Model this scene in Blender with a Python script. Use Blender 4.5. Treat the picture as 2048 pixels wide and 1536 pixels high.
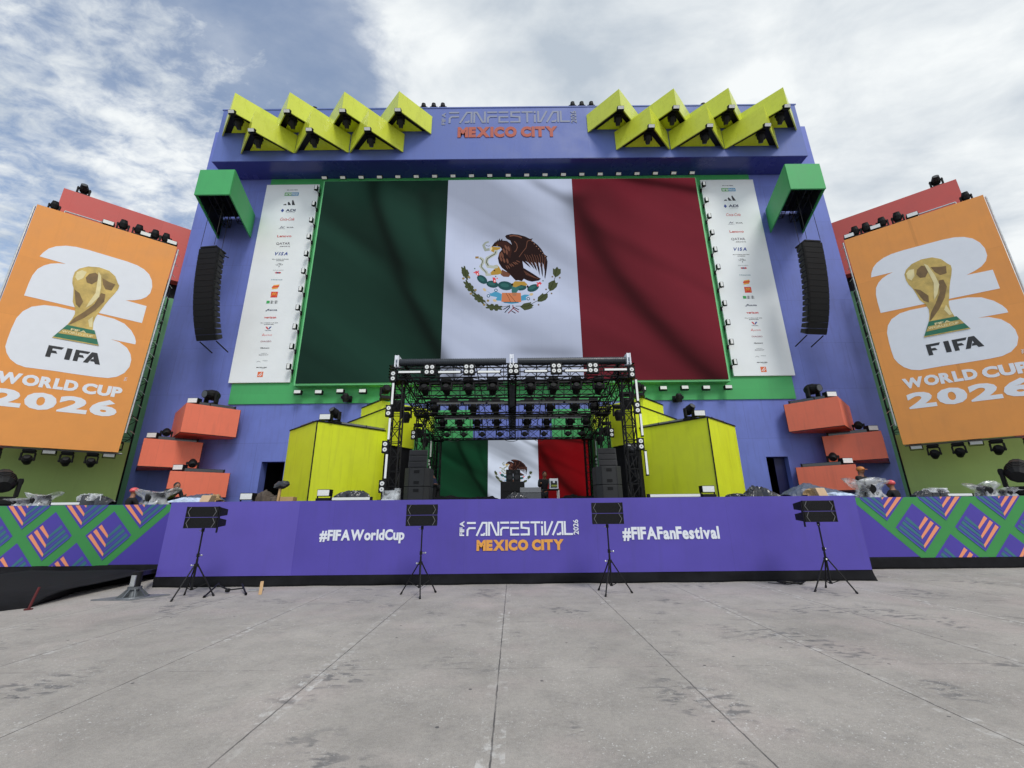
import bpy, bmesh, math, random
import numpy as np
from mathutils import Vector, Matrix
from mathutils.geometry import tessellate_polygon
for o in list(bpy.data.objects): bpy.data.objects.remove(o)
R = math.radians
random.seed(4)
SC = bpy.context.scene
COL = SC.collection
# ------------------------------------------------------------------ camera
CF, CCX, CCY, CH = 840., 1024., 768., 1.6
PITCH, ROLL = R(17.0), -0.0100
_f = Vector((0, math.cos(PITCH), math.sin(PITCH))); _r = Vector((1, 0, 0)); _u = _r.cross(_f)
_R = _r*math.cos(ROLL)+_u*math.sin(ROLL); _U = _u*math.cos(ROLL)-_r*math.sin(ROLL)
cam = bpy.data.cameras.new('camera'); cam.sensor_width = 36; cam.lens = 36*CF/2048; cam.clip_end = 3000; cam.clip_start = 0.05
co = bpy.data.objects.new('camera', cam); COL.objects.link(co); SC.camera = co
co.matrix_world = Matrix(((_R.x, _U.x, -_f.x, 0), (_R.y, _U.y, -_f.y, 0), (_R.z, _U.z, -_f.z, CH), (0, 0, 0, 1)))
def ray(px, py): return _f+_R*((px-CCX)/CF)-_U*((py-CCY)/CF)
def at(px, py, Y):
    d = ray(px, py); return Vector((0, 0, CH))+d*(Y/d.y)
def gr(px, py, z=0):
    d = ray(px, py); return Vector((0, 0, CH))+d*((z-CH)/d.z)
# ------------------------------------------------------------------ world
W = bpy.data.worlds.new('World'); SC.world = W; W.use_nodes = True
nt = W.node_tree; nt.nodes.clear(); L = nt.links
def N(t, **k):
    n = nt.nodes.new(t)
    for a, b in k.items(): setattr(n, a, b)
    return n
SUN_EL, SUN_AZ = R(52), R(155)   # azimuth: direction the light comes from, clockwise from +Y
def M2(op, a, b=None, c=None, clamp=False):
    n = N('ShaderNodeMath', operation=op, use_clamp=clamp)
    for i, v in enumerate((a, b, c)):
        if v is None: continue
        if isinstance(v, (int, float)): n.inputs[i].default_value = v
        else: L.new(v, n.inputs[i])
    return n.outputs[0]
def sstep(x, a, b):
    n = N('ShaderNodeMapRange', interpolation_type='SMOOTHSTEP'); L.new(x, n.inputs[0])
    n.inputs[1].default_value = a; n.inputs[2].default_value = b; return n.outputs[0]
sky = N('ShaderNodeTexSky', sky_type='NISHITA'); sky.sun_disc = False; sky.sun_elevation = SUN_EL; sky.sun_rotation = SUN_AZ
sky.air_density = 1.0; sky.dust_density = 1.6
tc = N('ShaderNodeTexCoord'); sx = N('ShaderNodeSeparateXYZ'); L.new(tc.outputs['Generated'], sx.inputs[0])
dz = M2('ADD', M2('MAXIMUM', sx.outputs[2], 0.0), 0.1)
px_ = M2('DIVIDE', sx.outputs[0], dz); py_ = M2('DIVIDE', sx.outputs[1], dz)
cb = N('ShaderNodeCombineXYZ'); L.new(px_, cb.inputs[0]); L.new(py_, cb.inputs[1])
def noise(scale, detail, rough, dist=0, rot=0, sc=(1, 1, 1), loc=(0, 0, 0)):
    mp = N('ShaderNodeMapping'); mp.inputs['Rotation'].default_value = (0, 0, rot); mp.inputs['Scale'].default_value = sc; mp.inputs['Location'].default_value = loc
    L.new(cb.outputs[0], mp.inputs[0])
    n = N('ShaderNodeTexNoise'); L.new(mp.outputs[0], n.inputs['Vector'])
    n.inputs['Scale'].default_value = scale; n.inputs['Detail'].default_value = detail; n.inputs['Roughness'].default_value = rough; n.inputs['Distortion'].default_value = dist
    return n.outputs[0]
n1 = noise(3.2, 10, 0.58, 0.25, R(35), (1, 1.5, 1), (3.1, 1.2, 0))
n2 = noise(13, 8, 0.62, 0.3, R(40), (1, 1.6, 1), (7, 2, 0))
n3 = noise(1.6, 6, 0.5, 0.4, R(-25), (1, 1.8, 1), (1.4, 5.2, 0))
edge = M2('ADD', px_, M2('MULTIPLY', M2('SUBTRACT', n1, 0.5), 0.42))
edge = M2('ADD', edge, M2('MULTIPLY', M2('SUBTRACT', n2, 0.5), 0.10))
right = sstep(edge, -0.36, -0.17)
lefta = sstep(M2('ADD', px_, M2('MULTIPLY', py_, -0.35)), -0.52, -1.02)       # more cloud to the far left
lf = M2('ADD', M2('MULTIPLY', n2, 0.62), M2('MULTIPLY', n1, 0.45))
lcl = sstep(M2('ADD', lf, M2('MULTIPLY', lefta, 0.22)), 0.54, 0.92)
cov = M2('MAXIMUM', right, lcl)
cov = M2('MAXIMUM', cov, M2('ADD', M2('MULTIPLY', sstep(n1, 0.3, 0.75), 0.26), 0.17))
shade = M2('ADD', M2('MULTIPLY', n1, 0.55), M2('MULTIPLY', n3, 0.6))
ramp = N('ShaderNodeValToRGB'); L.new(shade, ramp.inputs[0])
ramp.color_ramp.elements[0].position = 0.40; ramp.color_ramp.elements[0].color = (0.43, 0.49, 0.56, 1)
ramp.color_ramp.elements[1].position = 0.66; ramp.color_ramp.elements[1].color = (0.80, 0.83, 0.84, 1)
bg1 = N('ShaderNodeBackground'); L.new(sky.outputs[0], bg1.inputs[0]); bg1.inputs[1].default_value = 0.15
bg2 = N('ShaderNodeBackground'); L.new(ramp.outputs[0], bg2.inputs[0]); bg2.inputs[1].default_value = 0.93
ms = N('ShaderNodeMixShader'); L.new(cov, ms.inputs[0]); L.new(bg1.outputs[0], ms.inputs[1]); L.new(bg2.outputs[0], ms.inputs[2])
ow = N('ShaderNodeOutputWorld'); L.new(ms.outputs[0], ow.inputs[0])
# ------------------------------------------------------------------ sun + exposure
sl = bpy.data.lights.new('sun', 'SUN'); sl.energy = 1.45; sl.angle = R(18); sl.color = (1, .97, .92)
so = bpy.data.objects.new('sun', sl); COL.objects.link(so)
sd = Vector((math.sin(SUN_AZ)*math.cos(SUN_EL), math.cos(SUN_AZ)*math.cos(SUN_EL), math.sin(SUN_EL)))
so.rotation_euler = sd.to_track_quat('Z', 'Y').to_euler(); so.location = (0, -20, 40)
SC.view_settings.view_transform = 'Standard'; SC.view_settings.look = 'None'; SC.view_settings.exposure = 0.32; SC.view_settings.gamma = 1
# ------------------------------------------------------------------ materials
def s2l(c):
    return tuple(((x/255)/12.92 if x/255 <= .04045 else ((x/255+.055)/1.055)**2.4) for x in c)+(1,)
MATS = {}
def mat(name, rgb, rough=.6, metal=0, var=0.0, vs=3.0, bump=0.0, bs=60.0, emis=None, es=0, alpha=None, spec=.5, seams=None, trans=0, dirt=0.0, coat=0):
    if name in MATS: return MATS[name]
    m = bpy.data.materials.new(name); m.use_nodes = True; t = m.node_tree; b = t.nodes['Principled BSDF']
    base = s2l(rgb) if max(rgb) > 1 else tuple(rgb)+(1,)
    b.inputs['Base Color'].default_value = base; b.inputs['Roughness'].default_value = rough; b.inputs['Metallic'].default_value = metal
    b.inputs['Specular IOR Level'].default_value = spec
    if coat: b.inputs['Coat Weight'].default_value = coat; b.inputs['Coat Roughness'].default_value = .15
    tcn = t.nodes.new('ShaderNodeTexCoord'); cur = None
    def mix(a, bcol, fac, typ='MIX'):
        x = t.nodes.new('ShaderNodeMix'); x.data_type = 'RGBA'; x.blend_type = typ
        for s, v in ((6, a), (7, bcol), (0, fac)):
            if isinstance(v, (tuple, list, float, int)): x.inputs[s].default_value = v
            else: t.links.new(v, x.inputs[s])
        return x.outputs[2]
    def mr(src, a, c, lo=0., hi=1.):
        x = t.nodes.new('ShaderNodeMapRange'); t.links.new(src, x.inputs[0]); x.inputs[1].default_value = a; x.inputs[2].default_value = c; x.inputs[3].default_value = lo; x.inputs[4].default_value = hi; return x.outputs[0]
    cur = base
    if var or dirt:
        nz = t.nodes.new('ShaderNodeTexNoise'); nz.inputs['Scale'].default_value = vs; nz.inputs['Detail'].default_value = 7; nz.inputs['Roughness'].default_value = .6
        t.links.new(tcn.outputs['Object'], nz.inputs['Vector'])
        lo = tuple(c*(1-var) for c in base[:3])+(1,); hi = tuple(min(1, c*(1+var)) for c in base[:3])+(1,)
        cur = mix(lo, hi, mr(nz.outputs[0], .3, .7))
        if dirt:
            mp = t.nodes.new('ShaderNodeMapping'); mp.inputs['Scale'].default_value = (5, 5, .5); t.links.new(tcn.outputs['Object'], mp.inputs[0])
            nd = t.nodes.new('ShaderNodeTexNoise'); nd.inputs['Scale'].default_value = 1.3; nd.inputs['Detail'].default_value = 8; t.links.new(mp.outputs[0], nd.inputs['Vector'])
            cur = mix(cur, tuple(c*.6+.02 for c in base[:3])+(1,), mr(nd.outputs[0], .52, .8, 0, dirt))
        rr = mr(nz.outputs[0], .3, .7, max(0, rough-.08), min(1, rough+.08)); t.links.new(rr, b.inputs['Roughness'])
    if seams:   # (panel width, panel height, darkening): thin joints between boards
        sp = t.nodes.new('ShaderNodeSeparateXYZ'); t.links.new(tcn.outputs['Object'], sp.inputs[0])
        cbn = t.nodes.new('ShaderNodeCombineXYZ'); ad = t.nodes.new('ShaderNodeMath'); ad.operation = 'ADD'
        t.links.new(sp.outputs[0], ad.inputs[0]); t.links.new(sp.outputs[1], ad.inputs[1]); t.links.new(ad.outputs[0], cbn.inputs[0]); t.links.new(sp.outputs[2], cbn.inputs[1])
        br = t.nodes.new('ShaderNodeTexBrick'); t.links.new(cbn.outputs[0], br.inputs['Vector'])
        br.inputs['Scale'].default_value = 1; br.inputs['Brick Width'].default_value = seams[0]; br.inputs['Row Height'].default_value = seams[1]; br.inputs['Mortar Size'].default_value = .006; br.inputs['Mortar Smooth'].default_value = .3
        br.inputs['Color1'].default_value = (1, 1, 1, 1); br.inputs['Color2'].default_value = (.93, .93, .94, 1); br.inputs['Mortar'].default_value = (seams[2],)*3+(1,); br.offset = .37
        cur = mix(cur, br.outputs['Color'], 1.0, 'MULTIPLY')
    if not isinstance(cur, tuple): t.links.new(cur, b.inputs['Base Color'])
    if bump:
        nb = t.nodes.new('ShaderNodeTexNoise'); nb.inputs['Scale'].default_value = bs; nb.inputs['Detail'].default_value = 5; t.links.new(tcn.outputs['Object'], nb.inputs['Vector'])
        bp = t.nodes.new('ShaderNodeBump'); bp.inputs['Strength'].default_value = bump; bp.inputs['Distance'].default_value = .02
        t.links.new(nb.outputs[0], bp.inputs['Height']); t.links.new(bp.outputs[0], b.inputs['Normal'])
    if emis is not None:
        b.inputs['Emission Color'].default_value = s2l(emis); b.inputs['Emission Strength'].default_value = es
    if trans: b.inputs['Transmission Weight'].default_value = trans
    if alpha is not None: b.inputs['Alpha'].default_value = alpha
    m['_'] = 1; MATS[name] = m; return m
PW = mat('purple_painted_board', (107, 122, 198), .62, var=.13, vs=.5, bump=.12, bs=1.5, seams=(2.44, 2.44, .60), dirt=.5)
PH = mat('purple_header_board', (94, 112, 180), .6, var=.05, vs=.8, seams=(4.88, 5.0, .8), dirt=.25)
PF = mat('violet_printed_vinyl', (82, 70, 166), .55, var=.08, vs=.9, bump=.25, bs=1.3, seams=(3.2, 4, .84), dirt=.3)
PV = mat('deep_violet_print', (72, 58, 158), .55, var=.04, vs=1.2)
LIME = mat('lime_gloss_panel', (208, 218, 68), .30, var=.05, vs=1.5, bump=.04, bs=5, seams=(1.22, 3.4, .72), dirt=.4, spec=.5)
LIMEU = mat('lime_satin_panel', (224, 236, 44), .38, var=.05, vs=1.5, seams=(1.22, 3.4, .78), dirt=.4, spec=.45)
CORAL = mat('coral_panel', (242, 122, 92), .5, var=.05, vs=1.2, bump=.05, bs=2, seams=(1.22, 3, .8), dirt=.4)
REDP = mat('red_panel', (206, 90, 84), .6, var=.05, vs=1, seams=(2.44, 4, .8))
ORNG = mat('orange_banner_vinyl', (230, 152, 74), .6, var=.05, vs=1.2, bump=.12, bs=2.2, seams=(9, 2.43, .86), dirt=.15)
GRN = mat('green_panel', (70, 170, 98), .55, var=.06, vs=1.2, seams=(2.44, 2.44, .85), dirt=.2)
GRNL = mat('green_frame_edge', (110, 200, 130), .5)
PGRN = mat('pale_green_scrim', (116, 172, 128), .8, var=.08, vs=2, seams=(1.2, .9, .8))
OLIV = mat('olive_green_board', (154, 182, 104), .7, var=.06, vs=1, seams=(2.44, 2.44, .9), dirt=.2)
WHT = mat('white_banner_vinyl', (236, 240, 242), .5, var=.03, vs=.8, bump=.06, bs=1.6)
WPR = mat('white_print', (226, 230, 238), .55, var=.02)
BLK = mat('black_metal', (0.007, 0.007, 0.008), .55, spec=.25, var=.2, vs=8)
BLKF = mat('black_matt_fabric', (0.012, 0.012, 0.014), .95, spec=.15, var=.3, vs=4, bump=.3, bs=6)
BLKP = mat('black_textured_plastic', (0.010, 0.010, 0.011), .6, spec=.25, var=.15, vs=20, bump=.2, bs=200)
DGRY = mat('dark_grey_housing', (0.022, 0.022, 0.025), .55, spec=.3, var=.15, vs=10)
MGRY = mat('grey_metal', (0.25, 0.26, 0.27), .4, metal=.6, var=.1, vs=10)
SILV = mat('worn_aluminium', (0.55, 0.57, 0.58), .35, metal=.8, var=.15, vs=12)
LENS = mat('white_lamp_lens', (228, 230, 228), .25, var=.05, vs=30)
TUBE = mat('white_tube_diffuser', (236, 238, 236), .3)
GLAS = mat('dark_lens_glass', (0.02, 0.022, 0.028), .08, spec=.9)
WOOD = mat('raw_plywood', (196, 160, 112), .7, var=.12, vs=6)
CARD = mat('brown_cardboard', (168, 138, 98), .85, var=.1, vs=6)
TARP = mat('grey_blue_tarp', (74, 84, 104), .45, var=.2, vs=3, bump=.4, bs=7)
TARPB = mat('black_plastic_sheet', (0.03, 0.032, 0.038), .22, var=.3, vs=5, bump=.6, bs=9)
TRSP = mat('light_blue_sheet', (188, 204, 226), .4, var=.12, vs=4, bump=.5, bs=9)
BROWNT = mat('brown_blanket', (84, 74, 66), .9, var=.25, vs=6, bump=.4, bs=12)
REDS = mat('red_paint', (84, 14, 18), .7)
DOORD = mat('dark_doorway_interior', (0.006, 0.007, 0.012), .8)
DNAVY = mat('navy_door_side', (30, 34, 78), .5)
TXTG = mat('grey_recessed_lettering', (140, 146, 166), .7, var=.08, vs=3)
TXTO = mat('rust_orange_lettering', (176, 92, 76), .7, var=.1, vs=3)
TXTY = mat('amber_print', (226, 160, 72), .6)
TXTK = mat('charcoal_print', (40, 42, 46), .6)
LATG = mat('green_print', (56, 140, 70), .6, var=.06, vs=1.2)
TEAL = mat('teal_print', (52, 112, 122), .6)
BLUP = mat('blue_print', (72, 86, 168), .6)
PEAC = mat('peach_print', (236, 148, 108), .6)
GRYC = mat('grey_case', (92, 94, 98), .6, var=.08, vs=8)
SPKG = mat('charcoal_speaker_paint', (0.024, 0.025, 0.027), .6, var=.12, vs=15, bump=.15, bs=120)
SKIN = mat('skin', (150, 104, 80), .55); HAIR = mat('dark_hair', (0.015, 0.012, 0.01), .6)
NAVY = mat('navy_jacket_cloth', (34, 42, 72), .85, var=.15, vs=8); BLKC = mat('black_work_cloth', (22, 23, 28), .85, var=.2, vs=8)
HIVI = mat('yellow_green_vest', (158, 168, 74), .8); HELM = mat('pink_red_helmet', (222, 88, 92), .35); ORHE = mat('orange_helmet', (196, 124, 66), .5)
def plastic():
    m = bpy.data.materials.new('clear_plastic_wrap'); m.use_nodes = True; t = m.node_tree; b = t.nodes['Principled BSDF']
    b.inputs['Base Color'].default_value = (.8, .83, .85, 1); b.inputs['Roughness'].default_value = .18; b.inputs['Specular IOR Level'].default_value = .9
    tcn = t.nodes.new('ShaderNodeTexCoord'); nz = t.nodes.new('ShaderNodeTexNoise'); nz.inputs['Scale'].default_value = 4.5; nz.inputs['Detail'].default_value = 3; nz.inputs['Distortion'].default_value = .8
    t.links.new(tcn.outputs['Object'], nz.inputs['Vector'])
    mr = t.nodes.new('ShaderNodeMapRange'); t.links.new(nz.outputs[0], mr.inputs[0]); mr.inputs[1].default_value = .38; mr.inputs[2].default_value = .62; mr.inputs[3].default_value = .10; mr.inputs[4].default_value = .62
    t.links.new(mr.outputs[0], b.inputs['Alpha'])
    bp = t.nodes.new('ShaderNodeBump'); bp.inputs['Strength'].default_value = .8; bp.inputs['Distance'].default_value = .03; t.links.new(nz.outputs[0], bp.inputs['Height']); t.links.new(bp.outputs[0], b.inputs['Normal'])
    return m
PLAS = plastic()
# screen materials: what the LED panel shows is emitted by it; folds of the filmed flag are part of the displayed image
FOLDS = [('u', .13, .12, .12, .020, .62, -.1, 1.1), ('u', .10, .14, .10, .05, .25, -.1, 1.1), ('u', .25, .16, 0, .018, .30, .05, .6), ('u', .665, .08, .22, .040, .68, .08, 1.1), ('u', .74, .10, .18, .06, .25, .0, 1.1),
         ('v', -.20, .10, .18, .022, .55, .77, 1.05), ('v', -.28, .16, .20, .05, .35, .82, 1.05), ('v', -.66, 1.2, 0, .035, .42, .55, .665), ('v', .80, .12, 0, .03, .32, .50, .66), ('v', .60, .1, 0, .10, .14, .30, .42), ('v', .42, -.25, 0, .10, .12, .34, .5)]
def screenmat(name, rgb, folds=True, es=.74, dark=.25):
    m = bpy.data.materials.new(name); m.use_nodes = True; t = m.node_tree; b = t.nodes['Principled BSDF']
    b.inputs['Base Color'].default_value = (.005, .005, .005, 1); b.inputs['Roughness'].default_value = .9; b.inputs['Specular IOR Level'].default_value = .02
    b.inputs['Emission Strength'].default_value = es
    c = s2l(rgb)
    if not folds: b.inputs['Emission Color'].default_value = c; return m
    tcn = t.nodes.new('ShaderNodeTexCoord'); mp = t.nodes.new('ShaderNodeMapping'); t.links.new(tcn.outputs['UV'], mp.inputs[0])
    mp.inputs['Rotation'].default_value = (0, 0, R(52)); mp2 = t.nodes.new('ShaderNodeMapping'); t.links.new(mp.outputs[0], mp2.inputs[0]); mp2.inputs['Scale'].default_value = (.55, 3.6, 1); mp2.inputs['Location'].default_value = (.3, 1.7, 0); mp = mp2
    nz = t.nodes.new('ShaderNodeTexNoise'); nz.inputs['Scale'].default_value = 1.15; nz.inputs['Detail'].default_value = 2.5; nz.inputs['Roughness'].default_value = .45; nz.inputs['Distortion'].default_value = .35
    t.links.new(mp.outputs[0], nz.inputs['Vector'])
    cr = t.nodes.new('ShaderNodeValToRGB'); t.links.new(nz.outputs[0], cr.inputs[0])
    e = cr.color_ramp.elements; e[0].position = .34; e[0].color = tuple(x*dark for x in c[:3])+(1,); e[1].position = .58; e[1].color = c
    x = e.new(.46); x.color = tuple(q*(dark*.45+.55) for q in c[:3])+(1,)
    br = t.nodes.new('ShaderNodeTexBrick'); t.links.new(tcn.outputs['UV'], br.inputs['Vector']); br.offset = 0; br.inputs['Scale'].default_value = 1; br.inputs['Brick Width'].default_value = 1/42; br.inputs['Row Height'].default_value = 1/24; br.inputs['Mortar Size'].default_value = .0009; br.inputs['Mortar Smooth'].default_value = .5
    br.inputs['Color1'].default_value = (1, 1, 1, 1); br.inputs['Color2'].default_value = (.975, .98, .985, 1); br.inputs['Mortar'].default_value = (.965, .965, .97, 1)
    FO = FOLDS
    sp = t.nodes.new('ShaderNodeSeparateXYZ'); t.links.new(tcn.outputs['UV'], sp.inputs[0]); U_, V_ = sp.outputs[0], sp.outputs[1]
    def mt(op, a, c=None):
        x_ = t.nodes.new('ShaderNodeMath'); x_.operation = op
        for i_, v_ in enumerate((a, c)):
            if v_ is None: continue
            if isinstance(v_, (int, float)): x_.inputs[i_].default_value = v_
            else: t.links.new(v_, x_.inputs[i_])
        return x_.outputs[0]
    wob = mt('MULTIPLY', mt('SUBTRACT', nz.outputs[0], .5), .06); T_ = mt('SUBTRACT', 1.0, V_); tot = 1.0
    for kd, a_, b_, c_, w_, s_, m0, m1 in FO:
        par, oth = (T_, U_) if kd == 'u' else (U_, T_)
        cen = mt('ADD', a_, mt('ADD', mt('MULTIPLY', par, b_), mt('MULTIPLY', mt('MULTIPLY', par, par), c_)))
        d_ = mt('DIVIDE', mt('SUBTRACT', mt('ADD', oth, wob), cen), w_); g_ = mt('POWER', 2.718, mt('MULTIPLY', mt('MULTIPLY', d_, d_), -1))
        for lim, sg in ((m0, 1), (m1, -1)):
            q_ = t.nodes.new('ShaderNodeMapRange'); q_.interpolation_type = 'SMOOTHSTEP'; t.links.new(par, q_.inputs[0]); q_.inputs[1].default_value = lim-.04*sg; q_.inputs[2].default_value = lim+.04*sg; g_ = mt('MULTIPLY', g_, q_.outputs[0])
        tot = mt('MULTIPLY', tot, mt('SUBTRACT', 1.0, mt('MULTIPLY', g_, s_)))
    cf = t.nodes.new('ShaderNodeCombineXYZ')
    for i_ in range(3): t.links.new(tot, cf.inputs[i_])
    mf = t.nodes.new('ShaderNodeMix'); mf.data_type = 'RGBA'; mf.blend_type = 'MULTIPLY'; mf.inputs[0].default_value = 1; t.links.new(cr.outputs[0], mf.inputs[6]); t.links.new(cf.outputs[0], mf.inputs[7]); cr = mf
    mu = t.nodes.new('ShaderNodeMix'); mu.data_type = 'RGBA'; mu.blend_type = 'MULTIPLY'; mu.inputs[0].default_value = 1; t.links.new(cr.outputs[2], mu.inputs[6]); t.links.new(br.outputs['Color'], mu.inputs[7])
    t.links.new(mu.outputs[2], b.inputs['Emission Color']); return m
SGRN = screenmat('screen_green', (28, 58, 48), dark=.4); SWHT = screenmat('screen_white', (200, 210, 236), dark=.55); SRED = screenmat('screen_red', (116, 38, 50), dark=.4)
S2G = screenmat('small_screen_green', (18, 60, 38), dark=.4); S2W = screenmat('small_screen_white', (214, 224, 242), dark=.45); S2R = screenmat('small_screen_red', (116, 12, 18), dark=.4)
_sm = {}
def SM(rgb):
    if rgb not in _sm: _sm[rgb] = screenmat('screen_ink_%d_%d_%d' % rgb, rgb, False)
    return _sm[rgb]
# ground
def groundmat():
    m = bpy.data.materials.new('worn_concrete_slabs'); m.use_nodes = True; t = m.node_tree; b = t.nodes['Principled BSDF']; LK = t.links.new
    tcn = t.nodes.new('ShaderNodeTexCoord'); P = tcn.outputs['Object']
    def nz(s, d=8, r=.6, dist=0, sc=None):
        src = P
        if sc: mp = t.nodes.new('ShaderNodeMapping'); mp.inputs['Scale'].default_value = sc; LK(P, mp.inputs[0]); src = mp.outputs[0]
        n = t.nodes.new('ShaderNodeTexNoise'); n.inputs['Scale'].default_value = s; n.inputs['Detail'].default_value = d; n.inputs['Roughness'].default_value = r; n.inputs['Distortion'].default_value = dist; LK(src, n.inputs['Vector']); return n.outputs[0]
    def mr(s, a, c, lo=0., hi=1.):
        x = t.nodes.new('ShaderNodeMapRange'); LK(s, x.inputs[0]); x.inputs[1].default_value = a; x.inputs[2].default_value = c; x.inputs[3].default_value = lo; x.inputs[4].default_value = hi; return x.outputs[0]
    def mx(a, c, f, typ='MIX'):
        x = t.nodes.new('ShaderNodeMix'); x.data_type = 'RGBA'; x.blend_type = typ
        for s, v in ((6, a), (7, c), (0, f)):
            if isinstance(v, (tuple, float, int)): x.inputs[s].default_value = v
            else: LK(v, x.inputs[s])
        return x.outputs[2]
    def mt(op, a, c=None):
        x = t.nodes.new('ShaderNodeMath'); x.operation = op
        for i, v in enumerate((a, c)):
            if v is None: continue
            if isinstance(v, (int, float)): x.inputs[i].default_value = v
            else: LK(v, x.inputs[i])
        return x.outputs[0]
    col = mx(s2l((150, 145, 139)), s2l((178, 172, 165)), mr(nz(.55, 10, .62), .32, .68))
    col = mx(col, s2l((124, 121, 118)), mr(nz(2.6, 12, .75, .4), .48, .78, 0, .6))
    col = mx(col, s2l((182, 168, 164)), mr(nz(.8, 3, .5), .52, .7, 0, .4))
    grain = mr(nz(130, 4, .75), .3, .7, .68, 1.28); gx = t.nodes.new('ShaderNodeCombineXYZ')
    for q_ in range(3): LK(grain, gx.inputs[q_])
    col = mx(col, gx.outputs[0], 1.0, 'MULTIPLY')
    g2 = mr(nz(24, 8, .75), .3, .7, .84, 1.13); gy = t.nodes.new('ShaderNodeCombineXYZ')
    for q_ in range(3): LK(g2, gy.inputs[q_])
    col = mx(col, gy.outputs[0], 1.0, 'MULTIPLY')
    # scuffed dark patches, streaky across
    a = mr(nz(.9, 3, .5, .2, (1, .8, 1)), .56, .64); c = mr(nz(6, 4, .6, .3, (.8, 1.6, 1)), .50, .58)
    col = mx(col, s2l((96, 96, 98)), mt('MULTIPLY', mt('MULTIPLY', a, c), .72))
    # worn light aggregate flecks and dark specks
    vo = t.nodes.new('ShaderNodeTexVoronoi'); vo.inputs['Scale'].default_value = 44
    wn = t.nodes.new('ShaderNodeTexNoise'); wn.inputs['Scale'].default_value = 35; LK(P, wn.inputs['Vector']); va = t.nodes.new('ShaderNodeVectorMath'); va.operation = 'MULTIPLY_ADD'; LK(wn.outputs['Color'], va.inputs[0]); va.inputs[1].default_value = (.05, .05, .0); LK(P, va.inputs[2]); LK(va.outputs[0], vo.inputs['Vector'])
    fl = mt('MULTIPLY', mt('LESS_THAN', vo.outputs['Distance'], .26), mr(nz(1.2, 5, .6), .42, .56))
    hs = t.nodes.new('ShaderNodeSeparateColor'); LK(vo.outputs['Color'], hs.inputs[0])
    fl = mt('MULTIPLY', fl, mt('GREATER_THAN', hs.outputs[0], .5)); col = mx(col, s2l((226, 226, 224)), mt('MULTIPLY', fl, mr(nz(18, 4), .4, .65, .1, .8)))
    v2 = t.nodes.new('ShaderNodeTexVoronoi'); v2.inputs['Scale'].default_value = 3.2; LK(P, v2.inputs['Vector'])
    h2 = t.nodes.new('ShaderNodeSeparateColor'); LK(v2.outputs['Color'], h2.inputs[0])
    dk = mt('MULTIPLY', mt('LESS_THAN', v2.outputs['Distance'], .055), mt('GREATER_THAN', h2.outputs[1], .45)); col = mx(col, s2l((62, 62, 66)), mt('MULTIPLY', dk, .8))
    # slab joints: every 1.87 m across, 2.0 m along
    sp = t.nodes.new('ShaderNodeSeparateXYZ'); LK(P, sp.inputs[0])
    wob = mt('MULTIPLY', mt('SUBTRACT', nz(6, 4), .5), .02)
    def joint(ax, off, pitch, w):
        v = mt('ADD', mt('ADD', ax, wob), 1000*pitch-off); v = mt('MODULO', v, pitch); v = mt('ABSOLUTE', mt('SUBTRACT', v, pitch/2)); return v, mt('GREATER_THAN', v, pitch/2-w)
    vx, jx = joint(sp.outputs[0], -.17, 1.87, .007); vx2 = mt('ABSOLUTE', mt('SUBTRACT', vx, 0))
    vy, jy = joint(sp.outputs[1], 5.21, 2.0, .006)
    worn = mt('MULTIPLY', mt('GREATER_THAN', vx, .935-.10), mr(nz(9, 8, .7), .50, .60)); worn = mt('MULTIPLY', worn, mr(nz(.5, 3), .42, .6))
    col = mx(col, s2l((214, 213, 210)), mt('MULTIPLY', worn, .6))
    col = mx(col, s2l((70, 68, 68)), mt('MULTIPLY', jx, mr(nz(4, 5), .3, .55, .35, .85))); col = mx(col, s2l((96, 94, 93)), mt('MULTIPLY', jy, mr(nz(3, 4), .45, .6, 0, .7)))
    LK(col, b.inputs['Base Color']); LK(mr(nz(5), .3, .7, .6, .85), b.inputs['Roughness'])
    bp = t.nodes.new('ShaderNodeBump'); bp.inputs['Strength'].default_value = .35; bp.inputs['Distance'].default_value = .01; LK(nz(55, 6, .7), bp.inputs['Height']); LK(bp.outputs[0], b.inputs['Normal'])
    return m
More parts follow.
